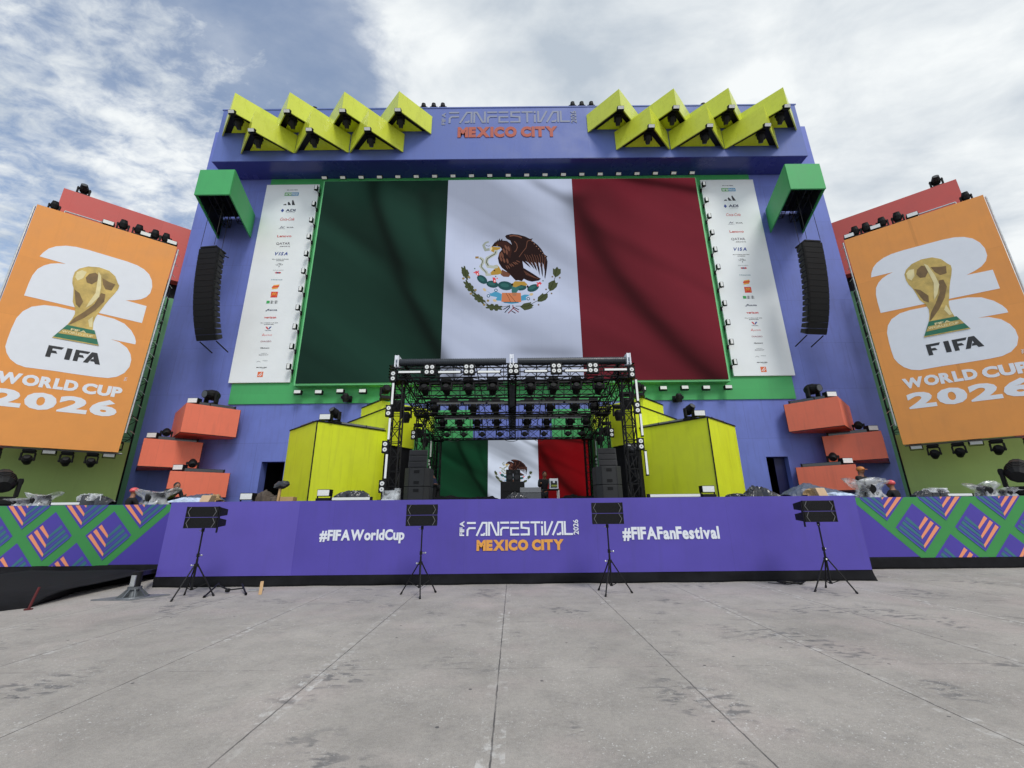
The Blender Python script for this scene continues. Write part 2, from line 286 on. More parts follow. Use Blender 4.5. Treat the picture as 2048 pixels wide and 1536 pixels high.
# ------------------------------------------------------------------ mesh helpers
def wloc(o):
    v = Vector((0, 0, 0))
    while o: v += o.location; o = o.parent
    return v
class MB:
    def __init__(s): s.v = []; s.f = []; s.m = []; s.uv = {}
    def add(s, vs, fs, m=0):
        k = len(s.v); s.v += [tuple(v) for v in vs]; s.f += [tuple(i+k for i in f) for f in fs]; s.m += [m]*len(fs); return s
    def box(s, x0, x1, y0, y1, z0, z1, m=0):
        return s.hexa([(x0, y0, z0), (x1, y0, z0), (x1, y1, z0), (x0, y1, z0)], [(x0, y0, z1), (x1, y0, z1), (x1, y1, z1), (x0, y1, z1)], m)
    def hexa(s, a, b, m=0):
        n = len(a); fs = [tuple(range(n))[::-1], tuple(range(n, 2*n))]+[(i, (i+1) % n, n+(i+1) % n, n+i) for i in range(n)]
        return s.add(list(a)+list(b), fs, m)
    def prism(s, pts, vec, m=0):
        v = Vector(vec); return s.hexa(pts, [Vector(p)+v for p in pts], m)
    def plan(s, xy, z0, z1, m=0): return s.hexa([(x, y, z0) for x, y in xy], [(x, y, z1) for x, y in xy], m)
    def obox(s, c, ax, ay, az, m=0):   # centre and three half vectors
        c, ax, ay, az = map(Vector, (c, ax, ay, az))
        return s.hexa([c-ax-ay-az, c+ax-ay-az, c+ax+ay-az, c-ax+ay-az], [c-ax-ay+az, c+ax-ay+az, c+ax+ay+az, c-ax+ay+az], m)
    def tube(s, p, q, r, n=6, m=0, r2=None):
        p, q = Vector(p), Vector(q); d = (q-p)
        if d.length < 1e-6: return s
        d.normalize(); a = d.orthogonal().normalized(); b = d.cross(a); r2 = r if r2 is None else r2
        A = [p+(a*math.cos(2*math.pi*i/n)+b*math.sin(2*math.pi*i/n))*r for i in range(n)]
        B = [q+(a*math.cos(2*math.pi*i/n)+b*math.sin(2*math.pi*i/n))*r2 for i in range(n)]
        return s.hexa(A, B, m)
    def path(s, pts, r, n=6, m=0):
        for a, b in zip(pts, pts[1:]): s.tube(a, b, r, n, m)
        return s
    def poly(s, pts, m=0): return s.add(pts, [tuple(range(len(pts)))], m)
    def ball(s, c, r, m=0, nu=10, nv=7, sq=(1, 1, 1)):
        vs = []; fs = []
        for j in range(nv+1):
            t = math.pi*j/nv
            for i in range(nu):
                u = 2*math.pi*i/nu; vs.append((c[0]+r*sq[0]*math.sin(t)*math.cos(u), c[1]+r*sq[1]*math.sin(t)*math.sin(u), c[2]+r*sq[2]*math.cos(t)))
        for j in range(nv):
            for i in range(nu): fs.append((j*nu+i, (j+1)*nu+i, (j+1)*nu+(i+1) % nu, j*nu+(i+1) % nu))
        return s.add(vs, fs, m)
    def build(s, name, mats, parent=None, loc=None, smooth=False, bevel=0, uvbox=None):
        me = bpy.data.meshes.new(name)
        off = wloc(parent) if parent else Vector(loc or (0, 0, 0))
        me.from_pydata([tuple(Vector(v)-off) for v in s.v], [], s.f)
        if not isinstance(mats, (list, tuple)): mats = [mats]
        for m in mats: me.materials.append(m)
        for p, m in zip(me.polygons, s.m): p.material_index = m; p.use_smooth = smooth
        bm = bmesh.new(); bm.from_mesh(me); bmesh.ops.recalc_face_normals(bm, faces=bm.faces); bm.to_mesh(me); bm.free()
        if uvbox:   # planar uv on x,z over the given rectangle
            ul = me.uv_layers.new(name='UVMap')
            for lp in me.loops:
                v = me.vertices[lp.vertex_index].co+off; ul.data[lp.index].uv = ((v.x-uvbox[0])/(uvbox[1]-uvbox[0]), (v.z-uvbox[2])/(uvbox[3]-uvbox[2]))
        o = bpy.data.objects.new(name, me); COL.objects.link(o)
        if parent: o.parent = parent
        else: o.location = off
        if bevel:
            md = o.modifiers.new('bevel', 'BEVEL'); md.width = bevel; md.segments = 2; md.limit_method = 'ANGLE'
        return o
def tag(o, label=None, cat=None, group=None, kind=None):
    if label: o['label'] = label
    if cat: o['category'] = cat
    if group: o['group'] = group
    if kind: o['kind'] = kind
    return o
def empty(name, loc, label, cat, group=None):
    o = bpy.data.objects.new(name, None); COL.objects.link(o); o.location = loc; o.empty_display_size = .1
    return tag(o, label, cat, group)
def ctree(o, parent=None):
    c = o.copy(); COL.objects.link(c)
    if parent: c.parent = parent
    for ch in [x for x in KIDS.get(o.name, [])]: ctree(ch, c)
    return c
KIDS = {}
def reg(root):
    KIDS[root.name] = [x for x in COL.objects if x.parent == root]
    for k in KIDS[root.name]: reg(k)
USED = set()
def place(proto, loc, rz=0, sc=1, label=None, group=None, rx=0, ry=0, cat=None):
    if proto.name in USED: o = ctree(proto)
    else: USED.add(proto.name); o = proto
    o.location = loc; o.rotation_euler = (rx, ry, rz); o.scale = (sc,)*3
    if label: o['label'] = label
    if group: o['group'] = group
    if cat: o['category'] = cat
    return o
ORD = ['first', 'second', 'third', 'fourth', 'fifth', 'sixth', 'seventh', 'eighth', 'ninth', 'tenth', 'eleventh', 'twelfth', 'thirteenth', 'fourteenth', 'fifteenth', 'sixteenth', 'seventeenth', 'eighteenth', 'nineteenth', 'twentieth', 'twenty-first']
# ------------------------------------------------------------------ text
_tc = {}
def glyphs(txt, off=0.0, shear=0):
    if len(txt.replace(' ', '')) > 1 and off > 0:      # set letter by letter so that heavy letters never overlap
        V = []; F = []; x = 0
        for ch in txt:
            if ch == ' ': x += .26; continue
            v, f, (x0, x1) = glyph1(ch, off, shear); k = len(V)
            V += [(a-x0+x, b) for a, b in v]; F += [tuple(i+k for i in q) for q in f]; x += (x1-x0)+.035
        xs = [a[0] for a in V]; ys = [a[1] for a in V]; x0, x1, y0, y1 = min(xs), max(xs), min(ys), max(ys)
        return [((a-x0)/(x1-x0), (b-y0)/(y1-y0)) for a, b in V], F
    return glyphs0(txt, off, shear)
_g1 = {}
def glyph1(ch, off, shear):
    k = (ch, off, shear)
    if k not in _g1:
        cu = bpy.data.curves.new('t', 'FONT'); cu.body = ch; cu.size = 1; cu.offset = off; cu.resolution_u = 3; cu.shear = shear; cu.fill_mode = 'FRONT'
        ob = bpy.data.objects.new('t', cu); COL.objects.link(ob); dg = bpy.context.evaluated_depsgraph_get()
        me = bpy.data.meshes.new_from_object(ob.evaluated_get(dg)); bpy.data.objects.remove(ob); bpy.data.curves.remove(cu)
        v = [(x.co.x, x.co.y) for x in me.vertices]; f = [tuple(p.vertices) for p in me.polygons]; bpy.data.meshes.remove(me)
        _g1[k] = (v, f, (min(a[0] for a in v), max(a[0] for a in v)))
    return _g1[k]
def glyphs0(txt, off=0.0, shear=0):
    k = (txt, off, shear)
    if k in _tc: return _tc[k]
    cu = bpy.data.curves.new('t', 'FONT'); cu.body = txt; cu.size = 1; cu.offset = off; cu.resolution_u = 3; cu.shear = shear; cu.fill_mode = 'FRONT'
    ob = bpy.data.objects.new('t', cu); COL.objects.link(ob); dg = bpy.context.evaluated_depsgraph_get()
    me = bpy.data.meshes.new_from_object(ob.evaluated_get(dg)); bpy.data.objects.remove(ob); bpy.data.curves.remove(cu)
    v = [(x.co.x, x.co.y) for x in me.vertices]; f = [tuple(p.vertices) for p in me.polygons]; bpy.data.meshes.remove(me)
    xs = [a[0] for a in v]; ys = [a[1] for a in v]; x0, x1, y0, y1 = min(xs), max(xs), min(ys), max(ys)
    v = [((a-x0)/(x1-x0), (b-y0)/(y1-y0)) for a, b in v]; _tc[k] = (v, f); return _tc[k]
class Plane2:
    def __init__(s, o, u, v=(0, 0, 1)):
        s.o, s.u, s.v = Vector(o), Vector(u).normalized(), Vector(v).normalized(); s.n = s.u.cross(s.v)    # n faces the viewer
    def P(s, a, b, h=0): return s.o+s.u*a+s.v*b+s.n*h
def thick(mb, vs2, fs, pl, h0, th, m):
    # closed thin slab: front at h0+th, back at h0
    n = len(vs2); V = [pl.P(a, b, h0+th) for a, b in vs2]+[pl.P(a, b, h0) for a, b in vs2]
    ec = {}
    for f in fs:
        for i in range(len(f)): ec.setdefault(tuple(sorted((f[i], f[(i+1) % len(f)]))), []).append((f[i], f[(i+1) % len(f)]))
    F = [f for f in fs]+[tuple(i+n for i in f[::-1]) for f in fs]
    for e, l in ec.items():
        if len(l) == 1: a, b = l[0]; F.append((b, a, a+n, b+n))
    mb.add(V, F, m)
def text2(mb, txt, pl, x0, y0, x1, y1, h=.003, th=.006, m=0, off=0., rot=0, shear=0):
    v, f = glyphs(txt, off, shear)
    if rot: v = [(1-b, a) for a, b in v]     # reads bottom to top
    thick(mb, [(x0+(x1-x0)*a, y0+(y1-y0)*b) for a, b in v], f, pl, h, th, m)
def poly2(mb, pts, pl, h=.003, th=.006, m=0):
    f = [tuple(q) for q in tessellate_polygon([[Vector((a, b, 0)) for a, b in pts]])]
    thick(mb, pts, f, pl, h, th, m)
def stroke2(mb, pts, w, pl, h=.003, th=.006, m=0):
    n = len(pts); Lf = []; Rt = []
    for i in range(n):
        p = Vector(pts[i]); d1 = (p-Vector(pts[i-1])).normalized() if i else None; d2 = (Vector(pts[i+1])-p).normalized() if i < n-1 else None
        if d1 is None: d1 = d2
        if d2 is None: d2 = d1
        t = (d1+d2)
        t = t.normalized() if t.length > 1e-4 else d1
        nn = Vector((-t.y, t.x)); k = 1/max(.35, nn.dot(Vector((-d1.y, d1.x))))
        ww = w(i/(n-1)) if callable(w) else w
        Lf.append(p+nn*ww/2*k); Rt.append(p-nn*ww/2*k)
    vs = [tuple(q) for q in Lf+Rt]; fs = [(i, i+n, i+n+1, i+1) for i in range(n-1)]
    thick(mb, vs, fs, pl, h, th, m)
def clip2(pts, x0, x1, y0, y1):
    def cl(P, ins, inter):
        out = []
        for i in range(len(P)):
            a, b = P[i-1], P[i]
            if ins(b):
                if not ins(a): out.append(inter(a, b))
                out.append(b)
            elif ins(a): out.append(inter(a, b))
        return out
    def ix(c, k):
        def g(a, b):
            t = (c-a[k])/(b[k]-a[k]); return tuple(a[j]+(b[j]-a[j])*t for j in (0, 1))
        return g
    for k, c, sgn in ((0, x0, 1), (0, x1, -1), (1, y0, 1), (1, y1, -1)):
        pts = cl(pts, lambda p: sgn*(p[k]-c) >= -1e-9, ix(c, k))
        if len(pts) < 3: return None
    return pts
# stroke lettering used by the festival word mark: letters in a 1-high box
FF = {
 'F': ([[(.02, .93), (.78, .93)], [(.78, .56), (.22, .56), (.08, .42), (.08, 0)]], .86),
 'A': ([[(.0, 0), (.50, .93), (.86, .93), (.86, 0)], [(.36, .07), (.62, .07), (.70, .2)]], 1.0),
 'N': ([[(.07, 0), (.07, .93), (.26, .93), (.70, .07), (.87, .07), (.87, 1)]], 1.02),
 'E': ([[(.02, .93), (.76, .93)], [(.76, .52), (.08, .52), (.08, .07), (.78, .07)]], .88),
 'S': ([[(.78, .93), (.1, .93), (.1, .56), (.72, .5), (.72, .07), (.02, .07)]], .88),
 'T': ([[(.0, .93), (.84, .93)], [(.42, .85), (.42, 0)]], .9),
 'i': ([[(.09, 0), (.09, .66)], [(.09, .82), (.09, 1)]], .28),
 'V': ([[(.07, 1), (.07, .07), (.24, .07), (.72, 1)]], .70),
 'L': ([[(.07, 1), (.07, .07), (.74, .07)]], .76)}
def festival(mb, pl, x0, y0, x1, y1, h, th, m, w=.145):
    s = 'FANFESTiVAL'; tot = sum(FF[c][1] for c in s); kx = (x1-x0)/tot; ky = y1-y0; x = 0
    for c in s:
        for k, st in enumerate(FF[c][0]): stroke2(mb, [(x0+(x+a)*kx, y0+b*ky) for a, b in st], w*ky, pl, h+.002*k, th, m)
        x += FF[c][1]
# ================================================================== GROUND
g = MB(); g.poly([(-300, -200, 0), (300, -200, 0), (300, 500, 0), (-300, 500, 0)]); go = g.build('ground', groundmat()); tag(go, kind='structure')
HX = Plane2((0, 0, 0), (1, 0, 0))
DK = 1.92
# ================================================================== MAIN STAGE PLATFORM
YF = 10.75
st = empty('stage_platform', (0, YF, 0), 'long violet fronted main stage platform with hashtag lettering and a black skirt', 'stage')
MB().box(-8.43, 8.43, YF, YF+.06, .23, DK).build('fascia', PF, st)
MB().box(-8.43, -5.25, YF-.004, YF-.0005, .23, DK).build('end_panel', mat('lighter_violet_vinyl', (92, 80, 174), .5, var=.07, vs=.9, bump=.25, bs=1.3, dirt=.25), st)
MB().box(-8.42, 8.42, YF+.062, 20.2, DK-.14, DK-.012).build('deck', BLKF, st)
def drape(x0, x1, y, z0, z1, name, parent, amp=.03, seed=0, flare=.06, th=.02):
    rnd = random.Random(seed); n = int((x1-x0)*9)+2; rows = 6; vs = []; fs = []
    ph = [rnd.uniform(0, 6) for _ in range(4)]
    for j in range(rows):
        t = j/(rows-1)
        for i in range(n):
            x = x0+(x1-x0)*i/(n-1)
            w = amp*(math.sin(x*3.1+ph[0]+t*2)+.6*math.sin(x*1.3+ph[1]-t*3)+.5*math.sin(x*7+ph[2]))
            sag = .03*math.sin(x*.9+ph[3]) if j == rows-1 else 0
            vs.append((x, y-.02+w*t-flare*t, z1+(z0-z1)*t+(abs(sag) if z0 > .03 else 0)))
    for j in range(rows-1):
        for i in range(n-1): fs.append((j*n+i, j*n+i+1, (j+1)*n+i+1, (j+1)*n+i))
    b = MB(); b.add(vs, fs); o = b.build(name, BLKF, parent, smooth=True)
    md = o.modifiers.new('solid', 'SOLIDIFY'); md.thickness = th; return o
drape(-8.47, 8.44, YF+.03, .0, .26, 'skirt', st, seed=3, flare=.03)
PLF = Plane2((0, YF, 0), (1, 0, 0))
def b2(px, py, Y): q = at(px, py, Y); return q.x, q.z
t = MB(); a = b2(638, 1085, YF); b = b2(810, 1058, YF); text2(t, '#FIFAWorldCup', PLF, a[0], a[1]-.035, b[0], b[1], .003, .012, 0, .04); t.build('lettering', WPR, st)
t = MB(); a = b2(1246, 1082, YF); b = b2(1436, 1052, YF); text2(t, '#FIFAFanFestival', PLF, a[0], a[1], b[0], b[1], .003, .012, 0, .04); t.build('lettering', WPR, st)
t = MB(); a = b2(933, 1072, YF); b = b2(1145, 1042, YF); festival(t, PLF, a[0], a[1], b[0], b[1], .003, .012, 0, .14)
a = b2(919, 1072, YF); b = b2(929, 1042, YF); text2(t, 'FIFA', PLF, a[0], a[1], b[0], b[1], .003, .012, 0, .03, rot=1)
a = b2(1147, 1069, YF); b = b2(1156, 1039, YF); text2(t, '2026', PLF, a[0], a[1], b[0], b[1], .003, .012, 0, .02, rot=1)
t.build('lettering', WPR, st)
t = MB(); a = b2(953, 1102, YF); b = b2(1127, 1078, YF); text2(t, 'MEXICO CITY', PLF, a[0], a[1], b[0], b[1], .003, .012, 0, .065); t.build('lettering', TXTY, st)
# ================================================================== SIDE STAGES
YS = 12.66
def side_stage(s):
    nm = 'right' if s > 0 else 'left'
    xa, xb = 8.5, 21.0
    e = empty('side_stage', (s*15, YS, 0), 'violet and green diamond patterned side stage on the %s with a black skirt' % nm, 'stage')
    X = lambda v: (s*v)
    def bx(mb, x0, x1, *r): mb.box(min(X(x0), X(x1)), max(X(x0), X(x1)), *r)
    f = MB(); bx(f, xa, xb, YS, YS+.05, .28, DK+.0); f.build('fascia', PV, e)
    d = MB(); bx(d, xa, xb, YS+.052, 13.5, DK-.12, DK-.012); d.build('deck', BLKF, e)
    d = MB(); bx(d, xa, xb, 13.52, 18.8, 1.05, 1.2); d.build('rear_deck', BLKF, e)
    drape(min(X(xa), X(xb)), max(X(xa), X(xb)), YS+.02, (0 if s > 0 else .1), .31, 'skirt', e, seed=5+s, amp=.02, flare=.03)
    pl = Plane2((0, YS, 0), (1, 0, 0)); z0, z1 = .285, DK-.004
    def pg(mb, pts, h, m=0):
        q = clip2(pts, xa+.0, xb, z0, z1)
        if not q: return
        q = [(X(a), b) for a, b in q]
        if s < 0: q = q[::-1]
        thick(mb, q, [tuple(range(len(q)))], pl, h, .002, m)
    lat = MB(); c = 11.65
    pg(lat, [(c-2.2, 2.2), (c-.1, .1), (xb, .1), (xb, 2.2)], .001); lat.build('painted_band', LATG, e)
    dm = MB(); st_ = MB()
    for row, (ox, oz) in enumerate(((0, 0), (-.845, .84), (.845, -.84))):
        for k in range(0, 7):
            cx, cz = 11.53+1.69*k+ox, 1.085+oz; D = .655
            pg(dm, [(cx-D, cz), (cx, cz-D), (cx+D, cz), (cx, cz+D)], .0045, 0)
            D2 = .60
            w = .05
            for i, vz in enumerate((-.04, -.28, -.52)):
                # arms run from the vertex up to the diamond's upper sides
                vx, vy = cx, cz+vz
                ln = (D2-vz)/2-.02
                for sg, m in ((1, 0), (-1, 1)):
                    a = (vx+sg*.0, vy); bb = (vx+sg*ln, vy+ln); n_ = (-w*.707, sg*w*.707)
                    pg(st_, [(a[0]+(w*.0), a[1]-w*.8), (bb[0]+sg*w*.7, bb[1]-w*.7), (bb[0]-sg*w*.7, bb[1]+w*.7), (a[0], a[1]+w*.8)], .008+.0005*i+.001*m, m)
                    if m == 1:
                        pg(st_, [(a[0], a[1]-w*2.9), (bb[0]+sg*w*1.6, bb[1]-w*1.6), (bb[0]+sg*w*1.15, bb[1]-w*1.15), (a[0], a[1]-w*2.1)], .0115+.0005*i, 2)
    dm.build('painted_diamonds', PV, e); st_.build('painted_stripes', [PEAC, TEAL, BLUP], e)
for s in (-1, 1): side_stage(s)
# ================================================================== BACKDROP WALL
WY = 20.0
bw = empty('stage_backdrop', (0, WY, 0), 'towering purple stage backdrop wall with overhanging header and recessed festival lettering', 'stage wall')
dl = (at(528, 925, WY), at(572, 925, WY)); dx0, dx1, dzt = 10.75, 11.85, 4.0; ex0, ex1 = 11.95, 12.98
w = MB()
w.box(-17.95, -dx1, WY, WY+.5, 0, 24.0); w.box(-dx1, -dx0, WY, WY+.5, dzt, 24); w.box(-dx0, ex0, WY, WY+.5, 0, 24)
w.box(ex0, ex1, WY, WY+.5, dzt, 24); w.box(ex1, 18.05, WY, WY+.5, 0, 24)
w.build('wall', PW, bw)
for x0, x1 in ((-dx1, -dx0), (ex0, ex1)):
    d = MB(); d.box(x0-.3, x1+.3, WY+2.2, WY+2.3, .5, 4.4); d.box(x0-.3, x0-.25, WY+.52, WY+2.2, .5, 4.4); d.box(x1+.25, x1+.3, WY+.52, WY+2.2, .5, 4.4); d.box(x0-.3, x1+.3, WY+.52, WY+2.3, 4.42, 4.5)
    d.box(x0-.3, x1+.3, WY+.52, WY+2.3, DK-.1, DK-.02)
    d.build('doorway', DOORD, bw)
MB().box(ex1-.5, ex1-.0, WY+.3, WY+.34, DK, dzt-.03).build('door_leaf', DNAVY, bw)
# header with cut lettering
HY, HZ0, HZ1 = 18.62, 20.37, 24.05
hd = MB(); hd.box(-16.55, 16.55, HY, WY-.003, HZ0, HZ1); header = hd.build('header', PH, bw)
MB().box(-16.5, 16.5, HY+.02, WY-.07, HZ0-.03, HZ0-.003).build('header_soffit', mat('shade_darkened_gloss_board', (54, 60, 138), .25, var=.1, vs=.6, spec=.5, seams=(4.88, 5, .8)), bw)  # glossy underside; the overhang's shade is put into its darker navy colour
MB().box(-16.62, 16.62, HY-.03, HY+.03, HZ1, HZ1+.07).build('header_cap', PH, bw)
PLH = Plane2((0, HY, 0), (1, 0, 0))
def cut_text(boxes):
    c = MB()
    for fn in boxes: fn(c)
    return c
lt = MB()
a = b2(897, 247, HY); b = b2(1139, 222, HY)
festival(lt, PLH, a[0], a[1], b[0], b[1], .003, .02, 0, .13)
a = b2(883, 250, HY); b = b2(892, 226, HY); text2(lt, 'FIFA', PLH, a[0], a[1], b[0], b[1], .003, .02, 0, .02, rot=1)
a = b2(1142, 246, HY); b = b2(1152, 222, HY); text2(lt, '2026', PLH, a[0], a[1], b[0], b[1], .003, .02, 0, .02, rot=1)
lt.build('lettering', TXTG, bw)
lt = MB(); a = b2(915, 276, HY); b = b2(1114, 253, HY); text2(lt, 'MEXICO CITY', PLH, a[0], a[1], b[0], b[1], .003, .03, 0, .065); lt.build('lettering', TXTO, bw)
# green surround
gs = MB(); gs.box(-13.93, 13.93, WY-.06, WY-.003, 6.8, 20.36); gs.build('green_surround', GRN, bw)
# portal round the small screen
for s in (-1, 1):
    p = MB()
    x0, x1 = sorted((s*3.75, s*4.75)); p.box(x0, x1, 18.3, WY-.07, DK, 5.15)
    x0, x1 = sorted((s*1.9, s*5.6)); p.box(x0, x1, WY-.05, WY-.004, DK, 6.4)
    p.build('green_portal', GRN, bw)
# ---- big screen
SY = 19.5
q = at(648, 362, SY), at(1392, 358, SY), at(592, 768, SY), at(1458, 757, SY)
sx0, sx1, sz0, sz1 = -10.53, 10.53, (q[2].z+q[3].z)/2, (q[0].z+q[1].z)/2
bs = empty('video_screen', (0, SY, sz0), 'giant video wall showing the green, white and red flag with its eagle emblem', 'screen')
f = MB(); f.box(sx0-.1, sx1+.1, SY+.02, WY-.062, sz0-.1, sz1+.06); f.build('frame', GRNL, bs)
def flagparts(par, X0, X1, Z0, Z1, Y, mats):
    k = (X1-X0)/3
    for i, nm in enumerate(('display_panel',)*3):
        b = MB(); b.box(X0+k*i+(.001 if i else 0), X0+k*(i+1), Y, Y+.05, Z0, Z1); b.build(nm, mats[i], par, uvbox=(X0, X1, Z0, Z1))
flagparts(bs, sx0, sx1, sz0, sz1, SY-.032, (SGRN, SWHT, SRED))
# ---- emblem drawn in a crop of 7.3125 px per photo px, mapped to screen fractions
def en(zx, zy):
    p = at(900+zx/7.3125, 440+zy/7.3125, SY-.04); return (p.x-sx0)/(sx1-sx0), (p.z-sz0)/(sz1-sz0)
K0, K1, K2 = (38, 24, 24), (58, 34, 30), (112, 74, 60); GD = (172, 138, 62); OL = (70, 78, 52); OLD = (48, 54, 36); TE = (38, 78, 80); BLU = (76, 150, 186); ORR = (196, 122, 84); RD = (206, 74, 82); SN = (150, 158, 150)
EM = []   # (layer, kind, data, colour, width)
def EP(l, pts, c): EM.append((l, 'p', pts, c, 0))
def ES(l, pts, w, c): EM.append((l, 's', pts, c, w))
def EE(l, cx, cy, rx, ry, a, c, n=14):
    EP(l, [(cx+rx*math.cos(t)*math.cos(R(a))-ry*math.sin(t)*math.sin(R(a)), cy+rx*math.cos(t)*math.sin(R(a))+ry*math.sin(t)*math.cos(R(a))) for t in [2*math.pi*i/n for i in range(n)]], c)
EP(0, [(805, 240), (825, 218), (900, 203), (1000, 212), (1100, 240), (1170, 275), (1212, 268), (1192, 295), (1280, 362), (1340, 430), (1380, 500), (1427, 535), (1412, 548), (1427, 610), (1420, 690), (1405, 790), (1390, 868), (1382, 830), (1385, 750), (1368, 650), (1345, 620), (1357, 740), (1358, 838), (1340, 780), (1322, 640), (1290, 610), (1310, 720), (1312, 815), (1296, 760), (1262, 640), (1235, 610), (1262, 690), (1272, 745), (1240, 700), (1210, 640), (1180, 610), (1220, 680), (1236, 722), (1195, 672), (1150, 625), (1100, 600), (1150, 650), (1184, 700), (1130, 660), (1060, 598), (1075, 700), (1200, 775), (1330, 860), (1300, 885), (1200, 902), (1140, 888), (1080, 860), (1050, 895), (1000, 880), (960, 885), (880, 800), (820, 745), (760, 700), (715, 630), (700, 560), (720, 480), (760, 430), (740, 395), (690, 385), (640, 385), (606, 392), (640, 345), (668, 308), (664, 330), (700, 285), (698, 312), (730, 265), (732, 300), (765, 270), (766, 298), (830, 305), (880, 340), (906, 362), (880, 300), (830, 275)], K0)
EP(1, [(655, 365), (700, 325), (770, 310), (840, 325), (880, 370), (905, 450), (880, 560), (840, 520), (800, 420), (745, 375)], K1)
for x, y, a in ((820, 400, 60), (860, 420, 75), (790, 450, 70), (760, 500, 75), (830, 470, 80), (745, 570, 70), (790, 590, 70), (840, 600, 75), (770, 520, 80), (735, 520, 80)): EE(2, x, y, 40, 15, a, K2, 8)
for i in range(7): EE(2, 830+i*28, 690-i*14+10*(i % 2), 34, 7, 62-i*6, K2, 7)
ES(2, [(870, 235), (930, 225), (1000, 238), (1050, 262)], 22, K2); ES(2, [(940, 310), (975, 350), (985, 400), (965, 450), (940, 465)], 12, K2)
ES(2, [(1190, 290), (1130, 310), (1120, 370), (1110, 410), (1060, 470), (1010, 540)], 9, K2)
for i in range(7): EE(2, 1200+i*32, 312+i*36, 10, 5, 45, (170, 130, 110), 6)
for i in range(9): ES(2, [(1090+i*36, 500+8*(i % 3)), (1120+i*34, 560+6*(i % 2)), (1160+i*27, 640+8*i)], 6, K2)
for i in range(5): ES(2, [(1075+i*8, 740+i*14), (1180+i*14, 805+i*10), (1280+i*6, 858)], 4, K2)
EP(3, [(585, 415), (610, 388), (680, 395), (745, 400), (730, 425), (690, 440), (640, 475), (600, 455)], GD); EP(4, [(585, 412), (612, 392), (620, 420), (600, 455)], (216, 200, 160)); EE(4, 690, 372, 10, 6, 20, GD, 6)
ES(5, [(580, 430), (520, 440), (500, 400), (490, 370), (520, 335), (568, 318)], lambda t: 44-18*t, SN); ES(5, [(520, 370), (560, 385), (585, 375)], 8, (90, 100, 96))
ES(5, [(672, 440), (668, 490), (610, 525), (545, 560), (530, 620), (560, 680), (640, 690), (700, 680)], 48, (176, 182, 170))
ES(6, [(672, 460), (655, 500), (600, 530), (545, 570), (532, 620), (560, 670)], 12, (60, 66, 64))
ES(5, [(370, 550), (420, 548)], 34, (150, 120, 76)); ES(5, [(430, 552), (480, 580), (478, 630), (448, 680), (480, 720), (530, 760), (540, 800), (600, 800)], 40, (176, 182, 170)); ES(6, [(440, 560), (480, 600), (462, 650), (462, 690), (500, 735), (535, 780)], 8, (60, 66, 64))
EP(5, [(590, 770), (640, 725), (680, 690), (640, 665), (690, 655), (720, 690), (750, 740), (770, 780), (700, 800), (600, 808)], GD); EE(6, 650, 740, 16, 8, 30, K0, 7); EP(5, [(760, 725), (850, 770), (885, 800), (860, 835), (780, 830), (740, 800)], K2)
for x, y, rx, ry, a in ((470, 870, 85, 55, 35), (620, 940, 90, 52, 10), (810, 962, 112, 66, 8), (1040, 990, 80, 42, -5), (1215, 995, 90, 52, -20)): EE(3, x, y, rx, ry, a, TE); EE(4, x-10, y-6, rx*.6, ry*.45, a, (52, 100, 98), 8)
EP(4, [(905, 960), (985, 975), (1010, 1010), (975, 1060), (965, 1112), (915, 1108), (900, 1040)], (56, 110, 108))
EP(5, [(915, 930), (950, 895), (1090, 900), (1135, 945), (1110, 965), (1040, 950), (960, 985), (920, 975)], GD); EE(6, 910, 945, 16, 18, 0, K0, 8); EE(6, 1135, 975, 16, 20, 0, K0, 8)
for x, y, a in ((398, 780, 50), (650, 880, 80), (1300, 940, -50)): EE(5, x, y, 42, 24, a, RD, 8); EE(6, x+5, y+12, 15, 12, a, (240, 210, 214), 6)
for x, y in ((362, 712), (668, 826), (1360, 890)): EE(5, x, y, 11, 11, 0, (80, 110, 90), 6)
for x, y in ((355, 770), (415, 750), (630, 850), (690, 855), (1275, 920), (1330, 930)): EE(6, x, y, 12, 10, 0, RD, 6)
EP(3, [(520, 1030), (600, 1075), (650, 1050), (700, 1055), (760, 1085), (1040, 1110), (1090, 1090), (1170, 1095), (1110, 1130), (1120, 1170), (1050, 1180), (1000, 1215), (900, 1228), (790, 1212), (740, 1180), (660, 1175), (690, 1130), (590, 1110), (580, 1070)], BLU)
EP(4, [(760, 1065), (1035, 1065), (1042, 1200), (980, 1205), (800, 1200), (752, 1195)], ORR)
ES(5, [(820, 1070), (860, 1140), (885, 1200)], 5, K0); ES(5, [(860, 1080), (920, 1150), (960, 1200)], 5, K0); ES(5, [(790, 1203), (1000, 1203)], 9, (40, 60, 80))
for x, y in ((672, 1028), (562, 1110), (1145, 1152)): EE(4, x, y, 25, 25, 0, (40, 84, 110), 10); EE(5, x, y, 14, 14, 0, (200, 214, 236), 8)
for x, y, a in ((505, 1020, 40), (655, 1178, 10), (1190, 1088, -10)): EE(4, x, y, 30, 20, a, (200, 180, 140), 8)
lv = [(218, 760, 70), (232, 790, 60), (265, 960, 55), (300, 1000, 48), (400, 1130, 40), (440, 1160, 38), (610, 1275, 10), (680, 1280, 5)]
for x, y, a in lv:
    pts = []
    for i in range(18):
        tt = 2*math.pi*i/18; rr = 1 if i % 3 else .62; ux, uy = 98*math.cos(tt)*rr, 50*math.sin(tt)*rr
        pts.append((x+ux*math.cos(R(a))-uy*math.sin(R(a)), y+ux*math.sin(R(a))+uy*math.cos(R(a))))
    EP(3, pts, OL)
ES(4, [(220, 740), (245, 900), (330, 1050), (450, 1160), (560, 1240), (760, 1275), (860, 1255)], 7, OLD)
